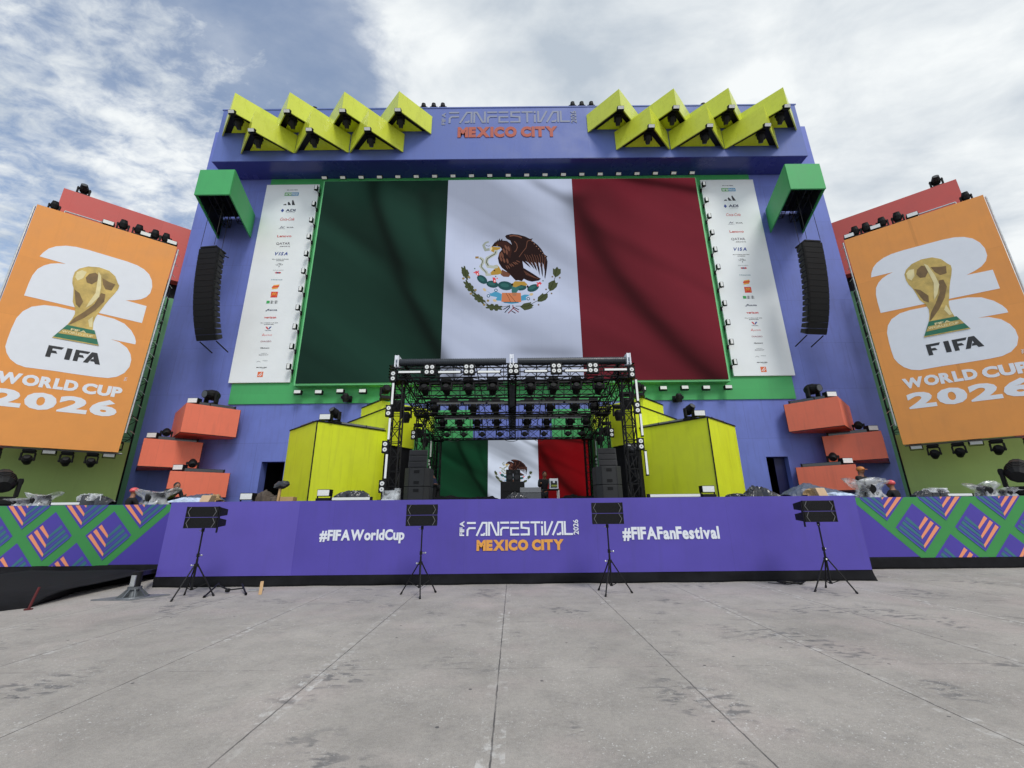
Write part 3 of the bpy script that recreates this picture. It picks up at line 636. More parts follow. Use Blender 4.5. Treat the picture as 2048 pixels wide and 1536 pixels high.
for x, y in ((195, 855), (275, 835), (372, 1025), (305, 1078), (555, 1180), (500, 1240)): EE(4, x, y, 20, 18, 0, (140, 124, 84), 7)
for pts in ([(1540, 840), (1505, 790), (1505, 705), (1535, 720), (1565, 680), (1590, 715), (1620, 715), (1620, 780), (1580, 820)], [(1465, 1040), (1435, 1000), (1440, 920), (1490, 890), (1535, 880), (1545, 920), (1580, 915), (1560, 980), (1510, 1025)], [(1280, 1195), (1285, 1130), (1360, 1065), (1365, 1085), (1430, 1075), (1430, 1130), (1400, 1170), (1340, 1195)], [(1025, 1270), (1080, 1220), (1190, 1200), (1180, 1225), (1225, 1245), (1195, 1280), (1225, 1280), (1150, 1310), (1090, 1322)]): EP(3, pts, OL)
ES(4, [(1560, 700), (1535, 850), (1460, 1030), (1300, 1170), (1130, 1260), (960, 1260)], 8, OLD)
for x, y in ((1497, 830), (1605, 845), (1405, 1015), (1485, 1075), (1230, 1165), (1295, 1240)): EE(4, x, y, 14, 14, 0, (120, 104, 90), 6); 
for pts, c in (([(870, 1245), (870, 1280), (800, 1355)], (40, 50, 60)), ([(860, 1262), (780, 1310)], (40, 50, 60)), ([(918, 1245), (925, 1290), (850, 1365)], (120, 44, 48)), ([(925, 1290), (1005, 1350)], (120, 44, 48)), ([(930, 1275), (1010, 1315)], (60, 40, 44)), ([(900, 1330), (960, 1365)], (60, 30, 34))): ES(4, pts, 13, c)
def emblem(par, X0, X1, Z0, Z1, Y, hs):
    pl = Plane2((X0, Y, Z0), (1, 0, 0)); cols = []; mb = MB(); kx, kz = X1-X0, Z1-Z0
    for l, kd, pts, c, wd in EM:
        if c not in cols: cols.append(c)
        m = cols.index(c); P = [(en(*p)[0]*kx, en(*p)[1]*kz) for p in pts]
        if kd == 'p': poly2(mb, P, pl, hs*(l+1), hs*.4, m)
        else:
            sc = .00376*kx/21.06
            stroke2(mb, P, (lambda t, w=wd: w(t)*sc) if callable(wd) else wd*sc, pl, hs*(l+1)+hs*.3, hs*.2, m)
    return mb.build('flag_emblem', [SM(c) for c in cols], par)
emblem(bs, sx0, sx1, sz0, sz1, SY-.033, .002)
# ---- small screen
ls = empty('led_screen', (0, 19.75, DK), 'small video screen at the back of the covered stage showing the flag', 'screen')
f = MB(); f.box(-3.6, 3.6, 19.78, 19.9, DK, 4.93); f.build('frame', BLK, ls)
flagparts(ls, -3.5, 3.53, 1.94, 4.9, 19.74, (S2G, S2W, S2R))
emblem(ls, -3.5, 3.53, 1.80, 4.9, 19.737, .0012)
# ================================================================== SPONSOR BANNERS
BY = 19.85
BLUE, NAV, RE, BK, GR_, ORB = (44, 70, 150), (30, 44, 84), (206, 60, 60), (40, 40, 44), (130, 134, 138), (230, 110, 60)
_pm = {}
def PM(rgb):
    if rgb not in _pm: _pm[rgb] = mat('banner_ink_%d_%d_%d' % rgb, rgb, .55)
    return _pm[rgb]
def sponsor(s):
    if s < 0: x0, x1, z0, z1 = -14.07, -11.02, 7.87, 19.88
    else: x0, x1, z0, z1 = 11.02, 14.07, 7.97, 19.92
    e = empty('sponsor_banner', ((x0+x1)/2, BY, z0), 'tall white sponsor banner to the %s of the giant flag screen' % ('left' if s < 0 else 'right'), 'banner')
    MB().box(x0, x1, BY, WY-.062, z0, z1).build('banner_panel', WHT, e, bevel=.01)
    pl = Plane2((0, BY, 0), (1, 0, 0)); cx = (x0+x1)/2+.0; H = z1-z0
    def zf(y): # zoom-image row (left banner crop) to height
        return at(0+ (450+250/3.657), 360+y/3.657, BY).z
    def T(txt, yc, wd, ht, rgb, off=.01, dx=0, shear=0):
        b = MB(); z = zf(yc); text2(b, txt, pl, cx+dx-wd/2, z-ht/2, cx+dx+wd/2, z+ht/2, .003, .004, 0, off, shear=shear); return b.build('logo', PM(rgb), e)
    def Pp(polys, nm='logo'):
        b = MB(); cs = []
        for lay, (pts, rgb) in enumerate(polys):
            if rgb not in cs: cs.append(rgb)
            poly2(b, pts, pl, .003+.0015*lay, .002, cs.index(rgb))
        return b.build(nm, [PM(c) for c in cs], e)
    T('FIFA PARTNERS', 76, .62, .05, BK, .01)
    z = zf(106); Pp([([(cx-.4, z-.11), (cx, z-.11), (cx, z+.11), (cx-.4, z+.11)], (84, 170, 84)), ([(cx, z-.11), (cx+.4, z-.11), (cx+.4, z+.11), (cx, z+.11)], (40, 140, 190))])
    b = MB(); text2(b, 'aramco', pl, cx-.36, z-.07, cx+.36, z+.06, .007, .004, 0, .02); b.build('logo', PM((236, 240, 240)), e)
    z = zf(170); Pp([([(cx-.34+i*.23, z-.15), (cx-.16+i*.23, z-.15), (cx-.30+i*.23+.02-.02*i+.0, z-.15+.1+.13*i), (cx-.42+i*.23+.05, z-.15+.06+.12*i)] if i else [(cx-.36, z-.15), (cx-.18, z-.15), (cx-.24, z-.06), (cx-.36, z-.10)], BK) for i in range(3)])
    T('ADI', 224, .55, .17, NAV, .03, .1); z = zf(226); Pp([([(cx-.36, z-.12), (cx-.27, z), (cx-.36, z+.14), (cx-.45, z)], BLUE)]); T('WORLDWIDE', 240, .5, .025, GR_, 0, .1)
    T('Coca-Cola', 288, .80, .19, RE, .0, shear=.35)
    T('HYUNDAI', 358, .34, .03, NAV, .0, -.22); z = zf(347); b = MB(); stroke2(b, [(cx-.32, z-.05), (cx-.24, z+.05), (cx-.24, z-.0), (cx-.14, z), (cx-.18, z-.05), (cx-.08, z+.05)], .025, pl, .003, .004, 0); b.build('logo', PM(NAV), e)
    T('KIA', 349, .38, .07, BK, .015, .25)
    T('Lenovo', 412, .78, .15, RE, .015)
    T('QATAR', 468, .76, .17, (70, 50, 70), .0); T('AIRWAYS', 488, .56, .07, (70, 50, 70), .0, .12)
    T('VISA', 541, .70, .21, BLUE, .035, shear=.25)
    T('FIFA WORLD CUP 2026', 581, .9, .04, BK, .01); T('SPONSORS', 592, .42, .04, BK, .01)
    T('MICHELOB', 612, .2, .03, GR_, .0); T('ULTRA', 621, .38, .09, (100, 106, 110), .0); T('I', 634, .03, .08, BK, .02)
    T('BANK OF AMERICA', 661, .56, .03, GR_, .0); z = zf(681); Pp([([(cx-.18+.09*i, z+.02), (cx-.09+.09*i, z-.05), (cx+.0+.09*i, z+.0), (cx-.08+.09*i, z+.07)], (196, 60, 70) if i % 2 == 0 else (70, 80, 120)) for i in range(3)])
    T('Hisense', 730, .58, .08, (110, 150, 160), .0)
    z = zf(783); Pp([([(cx-.18, z-.15), (cx+.13, z-.10), (cx+.18, z+.15), (cx-.13, z+.10)], (240, 170, 60)), ([(cx-.2, z-.06), (cx+.16, z-.02), (cx+.2, z+.08), (cx-.16, z+.04)], (224, 70, 50))])
    z = zf(839); Pp([([(cx-.18, z-.17), (cx+.18, z-.17), (cx+.18, z+.17), (cx-.18, z+.17)], (220, 50, 44))]); b = MB(); stroke2(b, [(cx-.12, z-.1), (cx-.09, z+.08), (cx-.04, z+.1), (cx, z-.04), (cx+.04, z+.1), (cx+.09, z+.08), (cx+.12, z-.1)], .03, pl, .007, .003, 0); b.build('logo', PM((240, 180, 60)), e)
    z = zf(894); Pp([([(cx-.34, z-.08), (cx-.17, z-.08), (cx-.17, z+.08), (cx-.34, z+.08)], (60, 170, 90))]); b = MB()
    for k, xo in enumerate((-.06, .16)):
        for q in range(3): stroke2(b, [(cx+xo-.08, z+.06-.06*q), (cx+xo+.09, z+.06-.06*q)], .018, pl, .003, .003, 0)
        stroke2(b, [(cx+xo, z+.10), (cx+xo, z-.10)], .02, pl, .007, .003, 0)
    b.build('logo', PM(BK), e)
    T('Rexona', 951, .48, .11, NAV, .015, .06); z = zf(952); b = MB(); stroke2(b, [(cx-.3, z-.03), (cx-.26, z-.06), (cx-.18, z+.06)], .03, pl, .003, .004, 0); b.build('logo', PM(NAV), e)
    T('verizon', 1006, .62, .12, RE, .03)
    T('FIFA WORLD CUP 2026', 1046, .9, .035, BK, .01); T('SUPPORTERS', 1057, .5, .035, BK, .01)
    z = zf(1084); Pp([([(cx-.16, z+.08), (cx-.07, z+.08), (cx+.02, z-.07), (cx-.05, z-.07)], (206, 60, 60)), ([(cx+.16, z+.08), (cx+.07, z+.08), (cx-.0, z-.05), (cx+.05, z-.07)], BLUE)]); T('Valvoline', 1101, .34, .04, NAV, .01)
    T('airbnb', 1134, .34, .07, (226, 110, 110), .0, .08); z = zf(1134); b = MB(); stroke2(b, [(cx-.26, z-.05), (cx-.19, z+.07), (cx-.12, z-.05), (cx-.19, z-.0), (cx-.26, z-.05)], .018, pl, .003, .004, 0); b.build('logo', PM((226, 110, 110)), e)
    T('DIAGEO', 1181, .54, .08, (150, 70, 90), .0); T('Globant', 1229, .46, .06, BK, .02); T('SALESFORCE', 1268, .3, .025, GR_, .0)
    T('BONVOY', 1280, .48, .05, (110, 110, 112), .01); T('Telcel', 1322, .24, .04, GR_, .0, .12); z = zf(1328); b = MB(); stroke2(b, [(cx-.3, z-.03), (cx-.2, z+.03), (cx-.1, z-.03)], .015, pl, .003, .004, 0); b.build('logo', PM(GR_), e)
    T('MERCADO LIBRE', 1371, .52, .045, BK, .02); T('LATAM', 1380, .2, .02, GR_, .0, .1)
    z = zf(1422); Pp([([(cx-.14, z-.14), (cx+.14, z-.14), (cx+.14, z+.14), (cx-.14, z+.14)], ORB)]); b = MB(); stroke2(b, [(cx-.1, z-.08), (cx+.08, z+.1)], .03, pl, .007, .003, 0); stroke2(b, [(cx-.02, z-.1), (cx+.1, z+.02)], .03, pl, .007, .003, 0); b.build('logo', WHT, e)
for s in (-1, 1): sponsor(s)
# ================================================================== LIGHT PROTOTYPES
def moving_head(nm, tilt, dark=BLK):
    """origin at the foot, standing up +Z, lens faces -Y when tilt is 90 degrees"""
    e = empty(nm, (0, 0, 0), 'moving head light', 'stage light')
    b = MB(); b.box(-.19, .19, -.17, .17, 0, .10); b.box(-.21, .21, -.11, .11, .02, .07); b.build('base', BLKP, e, bevel=.02)
    y = MB()
    for s in (-1, 1): y.plan([(s*.17, -.07), (s*.225, -.06), (s*.225, .06), (s*.17, .07)], .14, .46)
    y.box(-.20, .20, -.08, .08, .10, .15); y.tube((-.235, 0, .40), (.235, 0, .40), .05, 10); y.build('yoke', BLKP, e, bevel=.01)
    h = MB(); hc = Vector((0, 0, .40)); d = Vector((0, -math.sin(tilt), math.cos(tilt)))
    h.tube(hc-d*.20, hc-d*.12, .10, 12, 0, .15); h.tube(hc-d*.12, hc+d*.08, .155, 12); h.tube(hc+d*.08, hc+d*.20, .155, 12, 0, .125); h.tube(hc+d*.20, hc+d*.25, .118, 12, 0, .118)
    for k in range(3): h.tube(hc+d*(-.08+.06*k), hc+d*(-.06+.06*k), .165, 12)
    hd = h.build('head', BLKP, e)
    l = MB(); l.tube(hc+d*.245, hc+d*.256, .10, 12); l.build('lens', GLAS, hd)
    reg(e); return e
MHU = moving_head('moving_head_light', R(60)); MHD = moving_head('moving_head_light', R(35)); MHF = moving_head('moving_head_light', R(95)); MHN = moving_head('moving_head_light', R(15))
def flood(nm='flood_light'):
    e = empty(nm, (0, 0, 0), 'flood light', 'stage light')
    b = MB(); b.box(-.17, .17, -.09, .12, .05, .23); 
    for k in range(5): b.box(-.15+.066*k, -.13+.066*k, .12, .15, .07, .21)
    b.build('housing', BLK, e, bevel=.008)
    b = MB(); b.box(-.155, .155, -.097, -.0915, .065, .215); b.build('lens', LENS, e)
    b = MB(); b.box(-.19, -.178, -.03, .03, 0, .16); b.box(.178, .19, -.03, .03, 0, .16); b.box(-.178, .178, -.03, .03, -.004, .012); b.build('bracket', BLK, e)
    reg(e); return e
FL = flood(); FLV = flood()
def placef(loc, label, group, rz=0, rx=0, ry=0, sc=1, cat='flood light'): return place(FL, loc, rz, sc, label, group, rx, ry, cat)
def batten(nm, ln, facemat=TUBE):
    e = empty(nm, (0, 0, 0), 'led bar', 'led bar')
    b = MB(); b.box(-ln/2, ln/2, -.05, .05, .0, .10); b.box(-ln/2-.03, -ln/2, -.055, .055, -.01, .11); b.box(ln/2, ln/2+.03, -.055, .055, -.01, .11); b.build('housing', BLK, e)
    b = MB(); b.box(-ln/2+.02, ln/2-.02, -.058, -.0505, .006, .094); b.build('diffuser', facemat, e); reg(e); return e
BTW = batten('led_bar', 1.0, TUBE); BTD = batten('led_bar', 1.0, GLAS); BTK = batten('led_bar', 1.25, MGRY)
# ================================================================== LIME PRISMS ON THE HEADER
def lime_box(i, s, row, ax, z0, lab):
    ay = 17.03; hgt = 1.27; wd = 1.5
    e = empty('lime_light_box', (ax, ay, z0), lab, 'light box', 'lime triangular light boxes on the header')
    w = MB(); t_ = .05
    A = (ax, ay); Lp = (ax-wd, HY-.04); Rp = (ax+wd, HY-.04)
    w.plan([A, Rp, (Rp[0]-t_*1.6, Rp[1]), (ax, ay+t_*1.5)], z0, z0+hgt); w.plan([A, (ax, ay+t_*1.5), (Lp[0]+t_*1.6, Lp[1]), Lp], z0, z0+hgt)
    w.build('side_panels', LIME, e)
    b = MB(); b.plan([(ax-wd+.10, HY-.06), (ax, ay+.08), (ax+wd-.10, HY-.06)], z0+.20, z0+.23); b.build('black_inner_trim', BLK, e)
    b = MB(); b.plan([(ax-wd+.52, HY-.065), (ax, ay+.55), (ax+wd-.52, HY-.065)], z0+.17, z0+.196); b.build('soffit', LIMEU, e)
    b = MB(); b.plan([(ax-wd+.1, HY-.10), (ax, ay+.08), (ax+wd-.1, HY-.10)], z0+hgt-.05, z0+hgt-.012); b.build('lid', LIME, e)
    return e
boxes = []
for s in (-1, 1):
    side = 'left' if s < 0 else 'right'
    for row, xs, z0 in (('upper', (-14.78, -11.83, -8.88, -5.93), 22.13), ('lower', (-13.5, -10.48, -7.43), 20.85)):
        for k, x in enumerate(xs):
            ax = x if s < 0 else -x
            idx = k if s < 0 else len(xs)-1-k
            o = ORD[idx]; boxes.append((s, row, side, o, ax, z0))
            lime_box(0, s, row, ax, z0, 'lime triangular box, %s of the %s row, header\'s %s end' % (o, row, side))
            place(MHD, (ax, 17.72, z0+.20), R(180)*0, .95, 'moving light inside the %s lime box, %s row, header\'s %s end' % (o, row, side), 'moving lights inside the lime header boxes', rx=R(180), cat='moving light')
            placef((ax, 17.20, z0-.10), 'flood light under the %s lime box, %s row, header\'s %s end' % (o, row, side), 'flood lights under the lime box tips', rx=R(28), sc=1.0)
# moving heads on top of the header
k = 0
for i, px in enumerate((849, 869, 887, 1144, 1162, 1181)):
    p = at(px, 213, HY+.5); side = 'left' if i < 3 else 'right'
    place(MHN, (p.x, HY+.35, HZ1+.07), 0, 1.0, 'black moving light standing on top of the header, %s of the %s hand three' % (ORD[i % 3], side), 'moving lights on top of the header', cat='moving light')
for px, lab in ((628, 'half hidden behind the left lime boxes'), (1409, 'half hidden behind the right lime boxes')):
    p = at(px, 213, HY+.5); place(MHN, (p.x, HY+.7, HZ1+.17), 0, 1.15, 'moving light on top of the header ' + lab, 'moving lights on top of the header', cat='moving light')
# floods under the header
for i in range(21):
    px = 651+(1382-651)*i/20; p = at(px, 357-.5*i+.0, 19.15)
    placef((p.x, 19.15, p.z-.1), 'small flood light under the header, %s of the long row counted from the left' % ORD[i], 'flood lights in a row under the header', sc=.85, rx=R(50))
# floods down the green strips and below the screen
for s in (-1, 1):
    side = 'left' if s < 0 else 'right'
    for i in range(11):
        z = 19.35-i*1.075
        o = place(FLV, (s*11.12, 19.55, z), 0, .82, 'flood light beside the %s sponsor banner, %s from the top' % (side, ORD[i]), 'flood lights down the green strips', ry=R(90 if s < 0 else -90), cat='flood light')
        b = MB(); 
    for i, px in enumerate(((590, 783), (632, 783), (675, 781), (720, 781), (763, 781)) if s < 0 else ((1290, 776), (1332, 775), (1375, 774), (1418, 774), (1462, 773))):
        p = at(px[0]+(-6 if s > 0 else 6), px[1]+3, 19.55)
        placef((p.x, 19.55, p.z-.1), 'flood light on the green wall below the giant screen, %s of the %s five' % (ORD[i], side), 'flood lights below the giant screen', sc=1.0)
for s, px in ((-1, 690), (1, 1359)):
    p = at(px, 794, 19.4); place(MHF, (p.x, 19.85, p.z-.0), 0, .95, 'small moving light on the green wall below the giant screen, %s of the covered stage' % ('left' if s < 0 else 'right'), 'moving lights on the green wall', rx=R(90), cat='moving light')
# brackets linking strip floods to the wall
for s in (-1, 1):
    b = MB()
    for i in range(11): b.tube((s*11.02, 19.56, 19.35-i*1.075), (s*11.0, 19.94, 19.2-i*1.075), .02, 5); b.box(s*11.0-.05, s*11.0+.05, 19.86, 19.94, 19.1-i*1.075, 19.3-i*1.075)
    b.tube((s*10.95, 19.9, 19.6), (s*10.95, 19.9, 7.9), .014, 5)
    b.build('lamp_brackets', BLK, bw)
# ================================================================== GREEN SPEAKER HOODS + LINE ARRAYS
def truss(mb, p, q, w, h, n, r=.022, rd=.012, up=(0, 0, 1), m=0):
    p, q = Vector(p), Vector(q); d = (q-p).normalized(); upv = Vector(up); sd_ = d.cross(upv).normalized(); upv = sd_.cross(d).normalized()
    c = [(-1, -1), (1, -1), (1, 1), (-1, 1)]
    P = lambda t, a: p+(q-p)*t+sd_*(a[0]*w/2)+upv*(a[1]*h/2)
    for a in c: mb.tube(P(0, a), P(1, a), r, 5, m)
    for i in range(n+1):
        for k in range(4): mb.tube(P(i/n, c[k]), P(i/n, c[(k+1) % 4]), rd, 4, m)
    for i in range(n):
        for k in range(4):
            a, b = (c[k], c[(k+1) % 4]) if (i+k) % 2 else (c[(k+1) % 4], c[k]); mb.tube(P(i/n, a), P((i+1)/n, b), rd, 4, m)
    return mb
for s in (-1, 1):
    side = 'left' if s < 0 else 'right'
    e = empty('speaker_hood', (s*14.7, 18.3, 16.35), 'green three sided hood jutting from the wall above the %s hanging speakers' % side, 'hood')
    fi, fo, bi, bo = (s*13.5, 16.6), (s*15.2, 16.6), (s*14.45, WY-.07), (s*16.35, WY-.003)
    z0, z1 = 16.35, 17.83
    w = MB(); w.plan([fi, fo, (fo[0], 16.68), (fi[0], 16.68)], z0, z1)
    w.plan([(fi[0], 16.685), (fi[0]+s*.06, 16.685), (bi[0]+s*.06, bi[1]), bi], z0, z1); w.plan([(fo[0]-s*.06, 16.685), (fo[0], 16.685), bo, (bo[0]-s*.06, bo[1])], z0, z1)
    w.build('hood_panels', GRN, e)
    l = MB(); l.plan([(fi[0]+s*.1, 16.72), (fo[0]-s*.1, 16.72), (bo[0]-s*.12, WY-.1), (bi[0]+s*.12, WY-.1)], z1-.1, z1-.05)
    l.plan([(fo[0]-s*.13, 16.72), (fo[0]-s*.09, 16.72), (bo[0]-s*.09, WY-.1), (bo[0]-s*.13, WY-.1)], z0+.1, z1-.12); l.box(min(fi[0], fo[0])+.1, max(fi[0], fo[0])-.1, 16.69, 16.72, z0+.1, z1-.12)
    l.build('black_lining', BLK, e)
    t = MB(); truss(t, (s*14.05, 16.9, 17.4), (s*15.0, 19.8, 17.4), .4, .5, 6); truss(t, (s*14.9, 16.9, 17.2), (s*15.8, 19.8, 17.2), .3, .5, 6); t.build('inner_truss', DGRY, e)
    # array
    ax, ay = s*14.5, 17.35
    a = empty('line_array', (ax, ay, 13.95), 'long curved column of black speakers hanging on the %s of the wall' % side, 'speakers', 'hanging line arrays')
    rot = R(18)*-s    # turned outwards
    fdir = Vector((math.sin(rot)*-1, -math.cos(rot), 0)); fdir = Vector((s*math.sin(R(6)), -math.cos(R(6)), 0)); rdir = Vector((-fdir.y, fdir.x, 0))
    top = Vector((ax, ay, 13.9)); ang = R(3); pos = top.copy()
    for i in range(16):
        f3 = (fdir*math.cos(ang)+Vector((0, 0, -1))*math.sin(ang)).normalized(); dn = (Vector((0, 0, -1))*math.cos(ang)-fdir*math.sin(ang)).normalized()
        hh = .285; c = pos+dn*hh/2
        b = MB(); fw, bwd, dp = .50, .33, .62
        def q(u, v, w_): return c+rdir*u+f3*v-dn*w_
        b.hexa([q(-fw, 0, -hh/2+.002), q(fw, 0, -hh/2+.002), q(bwd, -dp, -hh*.32), q(-bwd, -dp, -hh*.32)], [q(-fw, 0, hh/2-.002), q(fw, 0, hh/2-.002), q(bwd, -dp, hh*.32), q(-bwd, -dp, hh*.32)])
        cab = b.build('speaker_cabinet', BLKP, a)
        b = MB()
        for sg in (-1, 1): b.obox(q(sg*(fw+.012), -.05, 0), rdir*.01, f3*.04, dn*hh*.42)
        b.obox(q(0, .006, 0), rdir*(fw-.03), f3*.005, dn*(hh/2-.012)); b.build('grille', mat('black_array_grille', (0.008, 0.008, 0.009), .65, spec=.2, bump=.4, bs=150), cab)
        pos = pos+dn*hh; ang += R(.5+.16*i)
    b = MB(); b.obox(top+Vector((0, .3, .06)), rdir*.42, fdir*.32, Vector((0, 0, .035)))
    for u, v in ((-.35, .1), (.35, .1), (0, -.7)): b.tube(top+rdir*u+fdir*v+Vector((0, 0, .08)), top+rdir*u*.9+fdir*v+Vector((0, 0, 3.3)), .012, 5)
    b.tube(top-fdir*.7+Vector((0, 0, .1)), top-fdir*1.0+rdir*(.2)+Vector((0, 0, .1)), .03); b.build('rigging_frame', BLK, a)
    b = MB(); e0 = pos
    for sg in (-1, 1): b.tube(e0+rdir*sg*.42-fdir*.1, e0+rdir*sg*.42-fdir*.9+Vector((0, 0, -.25)), .03, 6)
    m_ = Vector((ax, ay+.3, 11.0)); b.tube(m_-fdir*.5, m_-fdir*1.3-rdir*(-s)*.3+Vector((0, 0, -.3)), .025); b.build('brace_arms', BLK, a)
# ================================================================== CORAL BOXES
CB = [((14.42, 18.0), (12.96, 19.5), 5.06, 6.39, 'top'), ((15.92, 18.0), (14.36, 19.4), 3.62, 4.83, 'middle'), ((14.47, 18.0), (12.82, 19.35), 2.34, 3.42, 'bottom')]
for s in (-1, 1):
    side = 'left' if s < 0 else 'right'
    for j, (c, d, z0, z1, nm) in enumerate(CB):
        C = Vector((c[0], c[1])); D = Vector((d[0], d[1])); u = (D-C).normalized(); v = Vector((-u.y, -u.x)) if False else Vector((u.y, -u.x))
        if v.x < 0: v = -v
        t_ = (WY-.004-C.y)/v.y if v.y > .05 else 2; B = C+v*t_; E_ = D+v*((WY-.004-D.y)/v.y)
        e = empty('coral_box', (s*C.x, C.y, z0), 'coral box jutting from the wall, %s of the %s hand stack of three' % (nm, side), 'box', 'coral boxes stacked on the wall')
        m = MB(); m.plan([(s*p.x, p.y) for p in (C, D, E_, B)], z0+.03, z1); m.build('box_panels', CORAL, e)
        m = MB(); 
        for a_, b_ in ((C, D), (C, B)): m.tube((s*a_.x, a_.y, z0+.012), (s*b_.x, b_.y, z0+.012), .016, 4)
        m.tube((s*D.x, D.y+.01, z0), (s*D.x, D.y+.01, z1), .014, 4); m.build('edge_trim', BLK, e)
        n2 = Vector((-v.x, -v.y)); mid = C+(D-C)*.55+v*.22; ry_ = math.atan2(u.y, u.x*s)
        if s < 0: rz = math.atan2(u.y, -u.x*-1) if False else math.atan2(u.y*-1, -u.x*-1)
        dirx = Vector((s*u.x, u.y)); rz = math.atan2(dirx.y, dirx.x)
        if s > 0: rz += math.pi
        rz2 = rz
        place(BTD, (s*(mid.x), mid.y, z1+.01), rz2, 1.45, 'dark led bar on the %s coral box of the %s stack' % (nm, side), 'led bars on the coral boxes', cat='led bar')
        q = C+u*(.42)+v*.5; q3 = C+u*(.95 if j == 0 else .72)+v*.5
        placef((s*(C+u*.30+v*.32).x, (C+u*.30+v*.32).y, z1+.0), 'white faced flood light on the %s coral box of the %s stack' % (nm, side), 'flood lights on the coral boxes', sc=1.3 if j else 1.35)
        if j == 0: place(MHF, (s*q3.x, q3.y, z1), rz2+R(60*s), 1.55, 'big round backed moving light on the top coral box of the %s stack' % side, 'moving lights on the coral boxes', cat='moving light')
        else: place(MHU, (s*q3.x, q3.y, z1), rz2+R(180), 1.0, 'moving light on the %s coral box of the %s stack' % (nm, side), 'moving lights on the coral boxes', cat='moving light')
# ================================================================== LIME CORNER BLOCKS
for s in (-1, 1):
    side = 'left' if s < 0 else 'right'
    e = empty('lime_corner_block', (s*6.6, 14, DK), 'large lime block standing on the stage deck %s of the covered stage' % side, 'set piece')
    C = Vector((6.62, 14.0)); Rr = Vector((4.75, 16.05)); Lr = Vector((8.42, 15.7)); Bk = Rr+(Lr-C)
    m = MB(); m.plan([(s*p.x, p.y) for p in (C, Rr, Bk, Lr)], DK, 4.62); m.build('block_panels', LIMEU, e)
    m = MB()
    m.tube((s*C.x, C.y-.01, DK), (s*C.x, C.y-.01, 4.64), .022, 6)
    for a_, b_ in ((C, Rr), (C, Lr)): m.tube((s*a_.x, a_.y-.01, 4.64), (s*b_.x, b_.y-.01, 4.64), .03, 4)
    m.build('edge_trim', BLK, e)
    u1 = (Rr-C).normalized(); u2 = (Lr-C).normalized()
    for dd, off, nm in ((u1, 1.35, 'front'), (u1, 2.35, 'rear'), (u2, 1.2, 'outer')):
        q = C+dd*off+(u2 if dd is u1 else u1)*.14; rz = math.atan2(dd.y, s*dd.x)
        if (s*dd.x) < 0: rz += math.pi
        place(BTK, (s*q.x, q.y, 4.67), rz, .8, '%s led bar on top of the large lime block, %s of the covered stage' % (nm, side), 'led bars on the lime blocks', cat='led bar')
    placef((s*(C.x-.05)-s*(.1), C.y+.28, 4.66), 'flood light on the front corner of the large %s lime block' % side, 'flood lights on the lime blocks', sc=1.15)
    place(MHU, (s*(C.x-.32), C.y+.62, 4.65), R(20*s), .95, 'moving light on the front corner of the large %s lime block' % side, 'moving lights on the lime blocks', cat='moving light')
    # middle block
    c2 = at(786, 812, 15.6); C = Vector((abs(c2.x), 15.6)); zt = c2.z; Rr = Vector((C.x-.62, 16.75)); Lr = Vector((C.x+2.9, 18.7)); Bk = Vector((C.x+1.7, 19.6)); 
    e = empty('lime_middle_block', (s*C.x, C.y, 3.9), 'lime wedge block raised behind the %s front tower above a black drape' % side, 'set piece')
    m = MB(); m.plan([(s*p.x, p.y) for p in (C, Rr, Bk, Lr)], 4.05, zt); m.build('block_panels', LIMEU, e)
    m = MB(); m.tube((s*C.x, C.y, zt+.02), (s*Lr.x, Lr.y, zt+.02), .035, 4); m.tube((s*C.x, C.y, zt+.02), (s*Rr.x, Rr.y, zt+.02), .02, 4); m.build('edge_trim', BLK, e)
    m = MB(); m.plan([(s*(C.x+.05), C.y+.06), (s*(Rr.x+.06), Rr.y), (s*(Bk.x), Bk.y), (s*(Lr.x-.05), Lr.y)], DK, 4.05-.004); m.build('base_drape', BLKF, e)
    # top block
    c3 = at(764, 801, 17.2); C = Vector((abs(c3.x), 17.2)); zt = c3.z; Rr = Vector((C.x-1.75, 19.0)); Lr = Vector((C.x+1.35, 18.6))
    e = empty('lime_top_block', (s*C.x, C.y, 4.4), 'lime wedge block mounted high behind the %s middle block' % side, 'set piece')
    m = MB(); m.plan([(s*p.x, p.y) for p in (C, Rr, Vector((Rr.x, WY-.08)), Vector((Lr.x, WY-.08)), Lr)], 5.0, zt); m.build('block_panels', LIMEU, e)
    m = MB(); m.tube((s*C.x, C.y, zt+.02), (s*Lr.x, Lr.y, zt+.02), .03, 4); m.build('edge_trim', BLK, e)
    dd = (Lr-C).normalized(); q = C+dd*1.0+Vector((-dd.y, dd.x))*.1; rz = math.atan2(dd.y, s*dd.x)+(math.pi if s*dd.x < 0 else 0)
    place(BTD, (s*q.x, q.y, zt+.02), rz, .95, 'dark led bar on the edge of the highest %s lime block' % side, 'led bars on the lime blocks', cat='led bar')
    place(MHF, (s*(C.x-.15), C.y-.02, zt+.02), R(150*s), 1.15, 'big moving light on the corner of the highest %s lime block' % side, 'moving lights on the lime blocks', cat='moving light')
